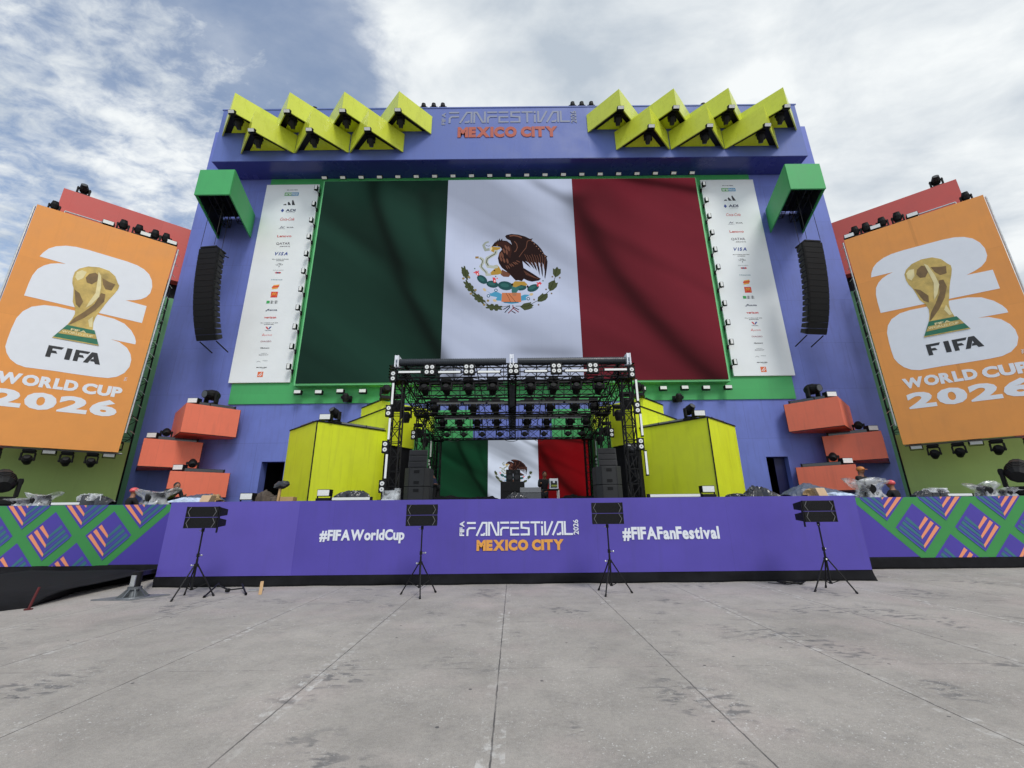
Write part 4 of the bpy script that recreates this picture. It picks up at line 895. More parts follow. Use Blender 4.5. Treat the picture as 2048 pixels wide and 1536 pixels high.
# ================================================================== COVERED STAGE ROOF
rf = empty('stage_roof', (0, 15.5, DK), 'black truss roof on six lattice towers over the middle of the stage', 'truss roof')
def zr(y): return 5.69-(y-12)*.095      # centre height of roof trusses
TYS = (12.15, 15.5, 19.1)
for s in (-1, 1):
    for y in TYS:
        t = MB(); truss(t, (s*3.42, y, DK), (s*3.42, y, zr(y)-.05), .30, .30, 9, .026, .014, up=(0, 1, 0)); t.box(s*3.42-.3, s*3.42+.3, y-.3, y+.3, DK, DK+.04); t.build('tower', BLK, rf)
        t = MB(); t.box(s*3.42-.24, s*3.42+.24, y-.24, y+.24, zr(y)-.28, zr(y)-.22)
        for k in range(5): t.box(s*3.42-.26, s*3.42+.26, y-.26, y-.22, zr(y)-.2+.09*k, zr(y)-.17+.09*k); t.box(s*3.42-.26, s*3.42-.22, y-.26, y+.26, zr(y)-.2+.09*k, zr(y)-.17+.09*k); t.box(s*3.42+.22, s*3.42+.26, y-.26, y+.26, zr(y)-.2+.09*k, zr(y)-.17+.09*k)
        t.build('sleeve_block', BLK, rf)
    t = MB(); truss(t, (s*3.42, 11.95, zr(12)), (s*3.42, 19.3, zr(19.3)), .34, .40, 14, .026, .014); t.build('side_truss', BLK, rf)
ROWY = (13.6, 15.4, 17.2, 19.0)
for y in (12.1,)+ROWY:
    t = MB(); truss(t, (-3.25, y, zr(y)), (3.25, y, zr(y)), .34, .42, 13, .024, .013); t.build('cross_truss', BLK, rf)
t = MB(); truss(t, (0, 12.0, zr(12)-.0), (0, 19.1, zr(19.1)), .24, .38, 16, .028, .016); t.box(-.09, .09, 12.3, 19.0, zr(15)-.16, zr(15)-.08); t.build('spine_truss', BLK, rf)
t = MB()
for y in np.linspace(12.6, 18.8, 5): t.tube((-3.3, y, zr(y)+.22), (3.3, y, zr(y)+.22), .02, 5)
for x in (-2.4, -1.1, 1.1, 2.4): t.tube((x, 12.2, zr(12)+.24), (x, 19, zr(19)+.24), .018, 5)
t.build('roof_purlins', BLK, rf)
rnd = random.Random(12)
for y in ROWY+(12.1,):
    t = MB()
    for k in range(7):
        x0 = rnd.uniform(-3.2, 2.2); x1 = x0+rnd.uniform(.5, 1.2); z0 = zr(y)+rnd.choice((-.22, .2)); n = 7
        t.path([(x0+(x1-x0)*i/n, y-.19+.02*math.sin(i*2+k), z0-.16*math.sin(math.pi*i/n)) for i in range(n+1)], .012, 5)
    t.box(-3.2, 3.2, y+.14, y+.20, zr(y)-.25, zr(y)-.21); t.box(-3.2, -.3, y-.12, y-.02, zr(y)+.20, zr(y)+.28); t.box(.3, 3.2, y-.12, y-.02, zr(y)+.20, zr(y)+.28); t.build('cable_runs', BLK, rf)
zc = at(900, 724, 11.9).z
for x0, x1 in ((-3.38, -.17), (.17, 3.42)):
    c = MB(); n = 60; r = .100
    c.tube((x0, 11.92, zc), (x1, 11.92, zc), r, 14)
    for k in range(n): x = x0+(x1-x0)*(k+.5)/n; c.tube((x-.012, 11.92, zc), (x+.012, 11.92, zc), r+.014, 14)
    c.build('cover_roll', mat('ribbed_grey_roof_roll', (44, 50, 58), .4, metal=.1, var=.15, vs=6), rf)
for x in (-3.44, 0, 3.50):
    c = MB(); c.box(x-.06, x-.03, 11.78, 12.1, zc-.17, zc+.19); c.box(x+.03, x+.06, 11.78, 12.1, zc-.17, zc+.19); c.box(x-.06, x+.06, 11.8, 11.83, zc+.06, zc+.19); c.tube((x-.09, 11.9, zc-.05), (x+.09, 11.9, zc-.05), .03, 8); c.build('end_plate', WPR, rf)
# blinders and bars on the front truss
def blinder(nm, nx, nz):
    e = empty(nm, (0, 0, 0), 'blinder', 'stage light'); g_ = .135
    b = MB(); b.box(-nx*g_/2-.015, nx*g_/2+.015, 0, .10, -nz*g_/2-.015, nz*g_/2+.015); b.build('housing', BLK, e, bevel=.008)
    b = MB()
    for i in range(nx):
        for j in range(nz): x, z = (i-(nx-1)/2)*g_, (j-(nz-1)/2)*g_; b.tube((x, -.0012, z), (x, -.012, z), .052, 12)
    b.build('lamps', LENS, e)
    b = MB()
    for i in range(nx):
        for j in range(nz): x, z = (i-(nx-1)/2)*g_, (j-(nz-1)/2)*g_; b.tube((x, -.013, z), (x, -.018, z), .017, 8)
    b.build('bulbs', MGRY, e); reg(e); return e
B4 = blinder('blinder_light', 2, 2); B2_ = blinder('blinder_light', 1, 2)
for i, px in enumerate((859, 938, 1027, 1113, 1186)):
    p = at(px, 739-i*.9+(0 if i else 0), 11.8); place(B4, (p.x, 11.8, p.z), 0, 1.15, 'four lamp blinder on the front roof truss, %s from the left' % ORD[i], 'four lamp blinders on the roof front', cat='blinder light')
for i, px in enumerate((819.5, 899, 978, 1072, 1152, 1231)):
    p = at(px, (743.5, 743.5, 743, 741.5, 740.5, 738.5)[i]+2, 11.78); place(BTW, (p.x, 11.78, p.z-.02), 0, .68, 'white led bar along the front roof truss, %s from the left' % ORD[i], 'white led bars along the roof front', cat='led bar')
for s in (-1, 1):
    side = 'left' if s < 0 else 'right'
    pts = ((787, 753), (778, 822), (771, 894), (765, 973)) if s < 0 else ((1263, 745), (1274, 816), (1281, 888), (1290, 950))
    for i, pp in enumerate(pts if s < 0 else pts[:3]):
        p = at(pp[0], pp[1], 11.9); place(B2_, (p.x, 11.85, p.z), 0, 1.15, 'two lamp blinder on the %s front tower, %s from the top' % (side, ORD[i]), 'two lamp blinders down the front towers', cat='blinder light')
    tb = (((784, 766), (779, 810)), ((776.5, 836), (773, 880)), ((770, 908), (766, 958))) if s < 0 else (((1266, 759), (1272, 803)), ((1275, 827), (1281, 872)), ((1284, 902), (1292, 950)))
    for i, (a_, b_) in enumerate(tb):
        pa, pb = at(*a_, 11.9), at(*b_, 11.9); xm = (pa.x+pb.x)/2
        place(BTW, (xm+.03, 11.9, (pa.z+pb.z)/2), 0, abs(pa.z-pb.z), 'upright white led tube on the %s front tower, %s from the top' % (side, ORD[i]), 'upright led tubes down the front towers', ry=R(90), cat='led tube')
    for i, z in enumerate((4.35,)):
        place(B2_, (s*3.62, 15.2, z), 0, 1.1, 'two lamp blinder on the middle tower %s of the stage' % side, 'two lamp blinders on the inner towers', cat='blinder light')
    for i, z in enumerate((3.75, 2.75)):
        place(B2_, (s*3.72, 18.8, z), 0, 1.1, 'two lamp blinder on the %s rear tower, %s one' % (side, ('upper', 'lower')[i]), 'two lamp blinders on the inner towers', cat='blinder light')
    for i, z in enumerate((4.35, 3.25, 2.25)):
        place(BTW, (s*3.70, 18.85, z), 0, .75, 'thin upright led tube on the %s rear tower, %s from the top' % (side, ORD[i]), 'upright led tubes on the rear towers', ry=R(90), cat='led tube')
    for i, y in enumerate((13.2, 14.4, 16.4, 17.8)):
        place(MHN, (s*3.72, y, zr(y)-.28), 0, .85, 'moving light hanging outside the %s roof edge, %s from the front' % (side, ORD[i]), 'moving lights along the roof sides', rx=R(180), cat='moving light')
# hanging moving heads
XS = ((-2.9, -2.18, -1.45, -.64, .61, 1.37, 2.13, 2.88), (-2.9, -2.2, -1.46, -.62, .63, 1.42, 2.35, 3.05), (-2.9, -2.19, -1.46, -.65, .6, 1.42, 2.4, 3.05), (-2.95, -2.2, -1.37, -.57, .55, 1.42, 2.5, 3.1))
rown = ('front', 'second', 'third', 'rear')
for r_, y in enumerate(ROWY):
    for i, x in enumerate(XS[r_]):
        pr = (MHU, MHD, MHD, MHF)[r_]
        place(pr, (x, y-(.22 if r_ in (0, 3) else .05), zr(y)+(.34 if r_ == 0 else .24 if r_ == 3 else .32)), 0, (.86, .86, .86, .72)[r_], 'moving light hanging in the %s row of the roof, %s from the left' % (rown[r_], ORD[i]), 'moving lights hanging under the roof', rx=R(180), cat='moving light')
for r_, y in ((1, 15.1), (2, 16.95)):
    for i, x in enumerate((-2.35, -1.35, -.55, .55, 1.45, 2.4)):
        place(BTK, (x, y, zr(y)+.06), 0, .72, 'grey led bar above the %s row of hanging lights, %s from the left' % (rown[r_], ORD[i]), 'grey led bars under the roof', cat='led bar', rx=R(20))
# ================================================================== TILTED SIDE TOWERS WITH ORANGE BANNERS
TH = R(49.5)
z1c = lambda x, y: (x/3.938, 330+y/3.938)
z2c = lambda x, y: (x/3.938, 680+y/3.938)
nB = Vector((math.cos(TH), -math.sin(TH), 0)); uB = Vector((math.sin(TH), math.cos(TH), 0)); oB = Vector((-15.72, 17, 0))
def bl(x, y):    # left banner pixel to local banner coordinates
    d = ray(x, y); o = Vector((0, 0, CH)); t_ = (oB-o).dot(nB)/d.dot(nB); p = o+d*t_; return (p-oB).dot(uB)+4.5, p.z
two = [(312, 720), (340, 690), (385, 658), (440, 641), (520, 636), (600, 645), (700, 670), (850, 715), (1000, 760), (1080, 790), (1135, 822), (1175, 862), (1196, 910), (1199, 960), (1183, 1010), (1153, 1040), (1110, 1058), (1060, 1065), (990, 1066), (1155, 1112), (1118, 1245), (190, 1028), (225, 935), (255, 870), (295, 820), (345, 792), (400, 777), (460, 774), (520, 779)]
six = [(90, 1290), (130, 1205), (180, 1152), (250, 1116), (350, 1103), (450, 1115), (600, 1150), (780, 1180), (900, 1212), (980, 1250), (1035, 1305), (1062, 1355), (1070, 1390), (1066, 1413), (870, 1372), (940, 1395), (1000, 1440), (1028, 1490), (1034, 1535), (1020, 1590), (980, 1638), (920, 1668), (850, 1678), (760, 1670), (600, 1648), (400, 1618), (200, 1593), (130, 1568), (80, 1528), (52, 1480), (42, 1430), (60, 1370)]
tz = lambda x, y: (60+x/4.042, 470+y/4.042)
cup = [(345, 350), (362, 300), (400, 272), (470, 255), (560, 262), (640, 290), (690, 335), (710, 390), (722, 412), (712, 440), (680, 480), (640, 522), (605, 565), (560, 625), (530, 665), (512, 710), (508, 770), (440, 755), (300, 727), (340, 680), (362, 640), (366, 595), (345, 540), (350, 480), (352, 430), (342, 390)]
GLD = mat('gold_print', (196, 168, 92), .5, var=.35, vs=2.2); GLDD = mat('dark_gold_print', (118, 92, 52), .5, var=.3, vs=3); GLDL = mat('pale_gold_print', (226, 212, 160), .5, var=.12, vs=3); MALA = mat('dark_green_print', (34, 112, 84), .5, var=.2, vs=4)
def side_tower(s):
    side = 'left' if s < 0 else 'right'
    if s < 0: u = uB; org = oB-uB*4.5; n = nB
    else: u = Vector((math.sin(TH), -math.cos(TH), 0)); org = Vector((15.72, 17, 0)); n = Vector((-math.cos(TH), -math.sin(TH), 0))
    pl = Plane2(org, u); Bz0, Bz1 = 4.06, 13.72
    def PP(a, z, h=0): return pl.P(a, z, h)
    def slab(mb, a0, a1, z0, z1, h0, h1, m=0): mb.hexa([PP(a0, z0, h0), PP(a1, z0, h0), PP(a1, z0, h1), PP(a0, z0, h1)], [PP(a0, z1, h0), PP(a1, z1, h0), PP(a1, z1, h1), PP(a0, z1, h1)], m)
    e = empty('orange_banner', PP(2.25, Bz0), 'huge orange banner with a gold trophy and 2026 on the %s' % side, 'banner', 'orange trophy banners')
    tl, tr_ = (0, .17) if s < 0 else (.05, 0)
    m = MB(); m.hexa([PP(tl, Bz0, -.05), PP(4.5-tr_, Bz0, -.05), PP(4.5, Bz1, -.05), PP(0, Bz1, -.05)], [PP(tl, Bz0, 0), PP(4.5-tr_, Bz0, 0), PP(4.5, Bz1, 0), PP(0, Bz1, 0)]); m.build('banner_sheet', ORNG, e)
    m = MB(); poly2(m, [bl(*z1c(*p)) for p in two], pl, .003, .003); poly2(m, [bl(*z1c(*p)) for p in six], pl, .003, .003); m.build('printed_numerals', WPR, e)
    m = MB(); B = lambda P: [bl(*tz(*p)) for p in P]
    poly2(m, B(cup), pl, .009, .003, 0)
    poly2(m, B([(450, 345), (480, 315), (530, 305), (560, 330), (550, 370), (500, 400), (460, 385)]), pl, .014, .002, 1)
    poly2(m, B([(585, 350), (640, 380), (690, 400), (660, 450), (610, 440), (590, 400)]), pl, .014, .002, 1)
    poly2(m, B([(575, 470), (610, 480), (600, 540), (530, 610), (440, 670), (330, 722), (310, 726), (360, 670), (440, 620), (520, 560)]), pl, .014, .002, 1)
    poly2(m, B([(360, 440), (400, 470), (430, 540), (400, 590), (370, 560)]), pl, .014, .002, 1)
    poly2(m, B([(380, 300), (420, 285), (460, 300), (430, 350), (385, 370), (365, 340)]), pl, .014, .002, 2)
    poly2(m, B([(555, 300), (575, 330), (575, 420), (560, 500), (500, 560), (450, 590), (480, 540), (530, 470), (545, 380)]), pl, .017, .002, 2)
    poly2(m, B([(470, 690), (508, 660), (505, 745), (480, 745)]), pl, .014, .002, 2)
    poly2(m, B([(300, 727), (508, 770), (522, 772), (556, 897), (180, 828)]), pl, .020, .002, 3)
    poly2(m, B([(270, 762), (530, 806), (540, 842), (228, 794)]), pl, .024, .002, 0)
    poly2(m, B([(186, 822), (552, 888), (556, 897), (180, 830)]), pl, .024, .002, 0)
    m.build('printed_trophy', [GLD, GLDD, GLDL, MALA], e)
    m = MB(); text2(m, 'WORLD CUP', pl, 1.78, 8.58, 2.66, 8.68, .028, .002, 0, .03); m.build('lettering', GLDL, e)
    m = MB(); text2(m, 'FIFA', pl, 2.0, 8.72, 2.45, 8.81, .028, .002, 0, .03); m.build('lettering', GLDL, e)
    # FIFA letters, cut shapes
    m = MB(); z0, zt = 7.51, 7.98; hh = zt-z0
    def F_(x): return [(x, z0), (x+.13, z0), (x+.13, z0+hh*.38), (x+.29, z0+hh*.38), (x+.24, z0+hh*.60), (x+.13, z0+hh*.60), (x+.13, z0+hh*.78), (x+.37, z0+hh*.78), (x+.42, zt), (x, zt)]
    for x in (1.56, 2.31): poly2(m, F_(x), pl, .009, .003)
    poly2(m, [(2.07, z0), (2.22, z0), (2.22, zt), (2.07, zt)], pl, .009, .003)
    poly2(m, [(2.60, z0), (2.77, zt), (2.93, zt), (3.10, z0), (2.95, z0), (2.91, z0+.09), (2.79, z0+.09), (2.82, z0+.19), (2.87, z0+.19), (2.85, z0+.30), (2.74, z0)], pl, .009, .003)
    m.build('lettering', TXTK, e)
    m = MB(); text2(m, 'WORLD', pl, .56, 6.29, 2.68, 6.73, .003, .004, 0, .055); text2(m, 'CUP', pl, 2.80, 6.26, 3.97, 6.70, .003, .004, 0, .055)
    text2(m, '2026', pl, .54, 5.44, 3.97, 6.12, .003, .004, 0, .05); text2(m, 'TM', pl, 3.93, 6.98, 4.02, 7.14, .003, .004, 0, .0, rot=1)
    m.build('lettering', WPR, e)
    inr = 4.5 if s < 0 else 0
    for a0 in (0, 4.5): m = MB(); m.tube(PP(a0+((.06-tr_) if a0 else tl-.06), Bz0+.8, -.05), PP(a0+(.06 if a0 else -.06), Bz1-.1, -.05), .035, 6); m.build('side_pole', SILV, e)
    m = MB()
    for k in range(16):
        a0 = inr+(.02 if s < 0 else -.02); z = Bz0+.9+k*.57; m.tube(PP(a0, z, -.05), PP(a0+(.16 if s < 0 else -.16), z-.1, -.25), .012, 4)
    m.build('pole_ties', SILV, e)
    # frame structure behind
    w = empty('side_backdrop', PP(2.5, 0, -3.2), 'tilted %s side wall with red top and olive green base behind the orange banner' % side, 'wall')
    g0, g1 = (-.3, 6.3) if s < 0 else (-1.8, 4.8)
    m = MB(); slab(m, g0, g1, 13.75, 17.05, -4.6, -3.9); m.build('red_panel', REDP, w)
    m = MB(); slab(m, g0+.05, g1, 12.9, 13.745, -4.6, -4.45); m.build('black_gap', BLK, w)
    m = MB(); slab(m, g0, g1, 0, 12.895, -4.6, -4.35); m.build('green_scrim', PGRN, w)
    o0, o1 = (-4, 4.55) if s < 0 else (-.05, 8.5)
    m = MB(); slab(m, o0, o1, 1.2, 4.7, -1.9, -1.8); m.build('olive_panel', OLIV, w)
    m = MB(); cx = -.1 if s < 0 else 4.6; dr = 1 if s < 0 else -1
    pts = [(cx, 4.69)]+[(cx+dr*(2.2*math.cos(t_)-0), 4.69-1.25*math.sin(t_)) for t_ in np.linspace(0, math.pi/2, 9)]
    pts = [(cx+dr*1.9, 4.69), (cx+dr*1.2, 4.2), (cx+dr*.6, 3.9), (cx, 3.68), (cx-dr*1.5, 3.2), (cx-dr*3, 3.0), (cx-dr*3, 4.69)]
    if dr > 0: pts = pts[::-1]
    pl2 = Plane2(PP(0, 0, -1.8)-Vector((0, 0, 0)), u); poly2(m, pts, pl2, .003, .004); m.build('painted_curve', REDP, w)
    t = empty('side_truss_tower', PP(inr, 0, -1.2), 'black lattice truss tower between the %s orange banner and the purple wall' % side, 'truss tower')
    cx = inr+(.15 if s < 0 else -.15)
    m = MB(); truss(m, PP(cx-(1.6 if s < 0 else -1.6), 1.2, -2.7), PP(cx-(1.6 if s < 0 else -1.6), 13.3, -2.7), .9, .9, 15, .03, .018, up=u); m.build('tower', BLK, t)
    m = MB(); truss(m, PP(cx+(-.6 if s < 0 else .6), 1.2, -3.6), PP(cx+(-.6 if s < 0 else .6), 12.9, -3.6), .9, .95, 12, .024, .016, up=u); m.build('tower', BLK, t)
    m = MB(); truss(m, PP(.1, 4.35, -.4), PP(4.4, 4.35, -.4), .4, .3, 9, .025, .015, up=(0, 0, 1)); truss(m, PP(.1, 13.5, -.4), PP(4.4, 13.5, -.4), .4, .3, 9, .025, .015); m.build('cross_truss', BLK, t)
    m = MB(); m.tube(PP(.1, 4.02, -.15), PP(4.45, 4.02, -.15), .03, 5); m.build('lower_pipe', MGRY, t)
    rzb = math.atan2(u.y, u.x)
    # lights on top
    fl_ = lambda a: a if s < 0 else 4.5-a
    for i, a in enumerate((2.52, 3.05, 3.62, 4.02)):
        p = PP(fl_(a), Bz1+.03, -.3); place(MHN, p, rzb, .95, 'moving light on the top edge of the %s orange banner, %s from the outer end' % (side, ORD[i]), 'moving lights on the orange banners', cat='moving light')
    for i, a in enumerate((2.08, 3.33, 4.28)):
        placef(PP(fl_(a), Bz1+.02, -.12), 'flood light on the top edge of the %s orange banner, %s from the outer end' % (side, ORD[i]), 'flood lights on the orange banners', rz=rzb, sc=1.1)
    p = PP(fl_(.38), Bz1+.02, -.35); place(MHN, p, rzb, .8, 'moving light on the outer top corner of the %s orange banner' % side, 'moving lights on the orange banners', cat='moving light')
    p = PP(fl_(.3), 17.05, -4.2); place(MHU, p, rzb, 1.1, 'moving light on the red panel\'s corner behind the %s orange banner' % side, 'moving lights on the orange banners', cat='moving light')
    m = MB(); m.tube(PP(fl_(.75), Bz1+.12, -.1), PP(fl_(1.95), Bz1+.12, -.1), .03, 6); m.tube(PP(fl_(.75), Bz1+.12, -.1), PP(fl_(.75), Bz1, -.1), .02, 6); m.tube(PP(fl_(1.9), Bz1+.12, -.1), PP(fl_(1.9), Bz1, -.1), .02, 6); m.build('top_pipe', SILV, t)
    # lights below
    for i, (a, aa) in enumerate(zip((.9, 1.75, 2.75, 3.45), (.9, 1.6, 2.55, 3.3))):
        place(MHU, PP(fl_(a+.15), Bz0-.06, -.35), rzb, .88, 'moving light hanging below the %s orange banner, %s from the outer end' % (side, ORD[i]), 'moving lights below the orange banners', rx=R(180), cat='moving light')
    for i, a in enumerate((.45, 2.42, 4.08)):
        placef(PP(fl_(a), Bz0-.22, -.30), 'flood light below the %s orange banner, %s from the outer end' % (side, ORD[i]), 'flood lights below the orange banners', rz=rzb, sc=1.05, rx=R(15))
for s in (-1, 1): side_tower(s)
# ================================================================== DECK ITEMS
def crumple(name, label, cat, pxs, Y, depth, m, seed=0, amp=.25, group=None, base=None, nx=34, ny=16, jag=.35):
    """pile of sheet: silhouette given as (photo x, photo y) top line; base line on the deck"""
    rnd = random.Random(seed); P = [at(x, y, Y) for x, y in pxs]; zb = base if base is not None else DK
    x0, x1 = P[0].x, P[-1].x
    def top(x):
        for a, b in zip(P, P[1:]):
            if a.x <= x <= b.x+1e-6: return a.z+(b.z-a.z)*(x-a.x)/max(1e-6, b.x-a.x)
        return P[-1].z
    ph = [rnd.uniform(0, 7) for _ in range(8)]; vs = []; fs = []
    for j in range(ny):
        v = j/(ny-1)
        for i in range(nx):
            u = i/(nx-1); x = x0+(x1-x0)*u; h = max(.015, top(x)-zb)
            prof = math.sin(math.pi*min(1, v*1.02))**.45 if 0 < v < 1 else 0
            fold = abs(math.sin(u*17+ph[0]+3*math.sin(v*5+ph[1])))*.5+abs(math.sin(u*29-v*9+ph[2]))*.3+abs(math.sin(v*15+u*7+ph[3]))*.3
            z = zb+h*prof*(1-jag*amp*2+jag*amp*2*(1-fold))
            y = Y-depth/2+depth*v+.05*math.sin(u*13+ph[4]); xx = x+.03*math.sin(v*11+u*5+ph[5])
            if 0 < i < nx-1: xx += rnd.uniform(-.012, .012); z += rnd.uniform(-.01, .012)
            vs.append((xx, y, max(zb+.003, z)))
    for j in range(ny-1):
        for i in range(nx-1): fs.append((j*nx+i, j*nx+i+1, (j+1)*nx+i+1, (j+1)*nx+i))
    b = MB(); b.add(vs, fs); o = b.build(name, m, loc=((x0+x1)/2, Y, zb)); tag(o, label, cat, group)
    md = o.modifiers.new('s', 'SOLIDIFY'); md.thickness = .006
    return o
def wrapped(label, px, py0, w, hpx, Y, seed, base=DK):
    """bulky lamp under a clear plastic bag that flares at the top"""
    p = at(px, py0, Y); W_ = w*Y*.97/CF; H_ = hpx*Y*.97/CF
    e = empty('wrapped_stage_light', (p.x, Y, base), label, 'covered light', 'stage lights under clear plastic')
    b = MB(); b.box(p.x-W_*.24, p.x+W_*.24, Y-.14, Y+.14, base, base+H_*.3); b.tube((p.x-W_*.1, Y-.2, base+H_*.45), (p.x+W_*.12, Y+.16, base+H_*.6), H_*.26, 12); b.build('lamp_body', BLKP, e)
    rnd = random.Random(seed); n = 28; rows = 9; vs = []; fs = []
    for j in range(rows):
        t = j/(rows-1); rr = (.36-.06*math.sin(t*3)+.20*max(0, t-.45)*2)
        for i in range(n):
            a = 2*math.pi*i/n; k = 1+.12*math.sin(a*5+seed+t*4)+.10*math.sin(a*11-t*6)+rnd.uniform(-.02, .02)
            lift = (.0 if j < rows-1 else .12*math.sin(a*2+seed)+.10*math.sin(a*3+1)+rnd.uniform(-.01, .02))*H_
            vs.append((p.x+W_*rr*k*math.cos(a)*1.15, Y+.32*rr*2*k*math.sin(a)*.9, base+H_*t*.92+lift))
    for j in range(rows-1):
        for i in range(n): fs.append((j*n+i, j*n+(i+1) % n, (j+1)*n+(i+1) % n, (j+1)*n+i))
    vs.append((p.x, Y, base+H_*.70)); c = len(vs)-1
    for i in range(n): fs.append(((rows-1)*n+i, (rows-1)*n+(i+1) % n, c))
    b = MB(); b.add(vs, fs); b.build('plastic_bag', PLAS, e, smooth=True)
    return e
fdY = 11.1
for px, py, sc, lab in ((495, 1001, .95, 'small flood light on the deck edge left of the brown blanket'), (648, 1000, 1.0, 'black flood light on the deck edge before the left lime block'), (1416, 993, 1.0, 'black flood light on the deck edge before the right lime block')):
    p = at(px, py, fdY)
    if sc == 1.0: bb = MB(); bb.box(p.x-.17, p.x+.17, fdY-.12, fdY+.15, DK, DK+.07); o = bb.build('equipment_box', BLK, loc=(p.x, fdY, DK), bevel=.01); tag(o, 'flat black power box under the flood light before the %s lime block' % ('left' if px < 1000 else 'right'), 'power box', 'power boxes on the deck edge')
    placef((p.x, fdY, DK+(.07 if sc == 1 else 0)), lab, 'flood lights on the deck edge', sc=.95)
for x0, x1, Y, lab in ((664, 742, fdY, 'long white led bar on the deck before the left lime block'), (1298, 1402, fdY, 'long white led bar on the deck before the right lime block'), (107, 170, 12.85, 'long white led bar on the left side stage'), (1882, 1945, 12.85, 'long white led bar on the right side stage')):
    a, b_ = at(x0, 997, Y), at(x1, 997, Y); o = place(BTW, ((a.x+b_.x)/2, Y, DK+.015), 0, 1, lab, 'white led bars on the deck edge', cat='led bar'); o.scale = (b_.x-a.x, .8, .75)
crumple('plastic_sheet', 'shiny black plastic sheet bunched on a led bar before the left lime block', 'plastic sheet', [(672, 993), (680, 985), (692, 979), (725, 979), (734, 983), (740, 995)], fdY+.2, .3, TARPB, 3)
crumple('blanket', 'brown grey blanket draped over gear before the left doorway', 'blanket', [(512, 1000), (520, 985), (530, 978), (538, 980), (548, 990), (556, 988), (562, 1000)], fdY+.2, .4, BROWNT, 5)
e = empty('covered_lamp', (at(556, 1000, fdY).x, fdY, DK), 'lamp wrapped in dark plastic on a wooden post before the left doorway', 'covered lamp')
b = MB(); a0, a1 = at(556, 1002, fdY), at(561, 976, fdY); b.tube((a0.x, fdY, DK), (a1.x, fdY, a1.z), .035, 4); b.build('wooden_post', WOOD, e)
b = MB(); c = at(563, 970, fdY)
rnd = random.Random(8); b.ball((c.x, fdY, c.z), .13, 0, 12, 8, (1.5, .9, .75)); b.v = [(x+rnd.uniform(-.02, .02), y, z+rnd.uniform(-.02, .02)+.15*(x-c.x)) for x, y, z in b.v]; b.build('plastic_wrapping', TARPB, e)
def carton(x0, x1, y0, Y, label, m=CARD, lean=0):
    a, b_ = at(x0, y0, Y), at(x1, y0, Y); h = a.z-DK; o = MB(); o.hexa([(a.x, Y-.1, DK), (b_.x, Y-.1, DK), (b_.x, Y+.12, DK), (a.x, Y+.12, DK)], [(a.x+lean, Y-.08, DK+h), (b_.x+lean, Y-.08, DK+h), (b_.x+lean, Y+.12, DK+h), (a.x+lean, Y+.12, DK+h)])
    r = o.build('cardboard_carton', m, loc=((a.x+b_.x)/2, Y, DK), bevel=.006); tag(r, label, 'carton', 'cartons on the deck'); return r
carton(564, 590, 994, fdY, 'brown cardboard scrap on the deck at the foot of the left lime block')
carton(405, 424, 991, fdY-.1, 'pale open carton beside the light blue sheet at the left deck corner', mat('pale_cardboard', (216, 184, 146), .8, var=.08, vs=8), lean=.05)
carton(1630, 1648, 976, fdY-.1, 'pale open carton on the brown blanket at the right deck corner', mat('pale_cardboard', (216, 184, 146), .8), lean=-.05)
crumple('blanket', 'brown blanket folded behind the pale carton at the left deck corner', 'blanket', [(415, 1000), (424, 988), (434, 987), (440, 999)], fdY+.3, .4, CARD, 9)
crumple('tarpaulin', 'dark tarpaulin over gear before the lowest left coral box', 'tarpaulin', [(362, 996), (380, 990), (400, 987), (420, 986), (434, 989), (446, 999)], fdY+.6, .5, TARP, 11)
crumple('plastic_sheet', 'light blue plastic sheet lying at the left deck corner', 'plastic sheet', [(343, 1001), (352, 997), (370, 994), (400, 995), (412, 1000)], fdY-.05, .25, TRSP, 12)
crumple('plastic_sheet', 'light blue plastic sheet lying at the right deck corner', 'plastic sheet', [(1648, 989), (1660, 984), (1685, 985), (1700, 988), (1709, 991)], fdY-.05, .25, TRSP, 13)
crumple('tarpaulin', 'big dark blue tarpaulin heaped over gear before the lowest right coral box', 'tarpaulin', [(1570, 988), (1582, 975), (1600, 965), (1612, 963), (1628, 968), (1660, 978), (1700, 988)], fdY+.5, .6, TARP, 14)
crumple('blanket', 'brown blanket bunched beside the pale carton at the right deck corner', 'blanket', [(1608, 989), (1612, 977), (1624, 974), (1634, 977), (1642, 990)], fdY+.1, .3, CARD, 15)
crumple('tarpaulin', 'black and silver tarpaulin heaped before the right doorway', 'tarpaulin', [(1486, 990), (1496, 975), (1508, 967), (1518, 970), (1532, 976), (1548, 984), (1556, 990)], fdY+.3, .5, TARPB, 16, amp=.4)
crumple('plastic_sheet', 'low black plastic sheet in front of the right lime block', 'plastic sheet', [(1452, 992), (1462, 988), (1474, 986), (1490, 989)], fdY, .25, TARPB, 17)
for s, P0 in ((-1, [(862, 999), (872, 991), (900, 989), (930, 993), (960, 992), (985, 990), (1003, 998)]), (1, [(1120, 995), (1135, 988), (1145, 986), (1160, 990), (1175, 991), (1198, 988), (1204, 995)])):
    crumple('black_cloth', 'black cloth bunched along the foot of the small screen on the %s' % ('left' if s < 0 else 'right'), 'cloth', P0, 18.6, .7, BLKF, 20+s, base=DK, amp=.3)
wrapped('clear plastic wrapped stage light by the person in the pink helmet on the left', 312, 990, 62, 30, 12.95, 1)
wrapped('clear plastic wrapped stage light by the person in the pink helmet on the right', 1737, 980, 64, 36, 12.95, 4)
wrapped('tall part of the plastic wrapped lights on the left side stage', 85, 990, 44, 25, 12.95, 7)
wrapped('low plastic wrapped light near the left edge of the photo', 50, 990, 40, 15, 12.9, 9)
wrapped('tall part of the plastic wrapped lights on the right side stage', 1968, 980, 46, 26, 12.95, 11)
wrapped('low plastic wrapped light near the right edge of the photo', 2008, 980, 40, 15, 12.9, 12)
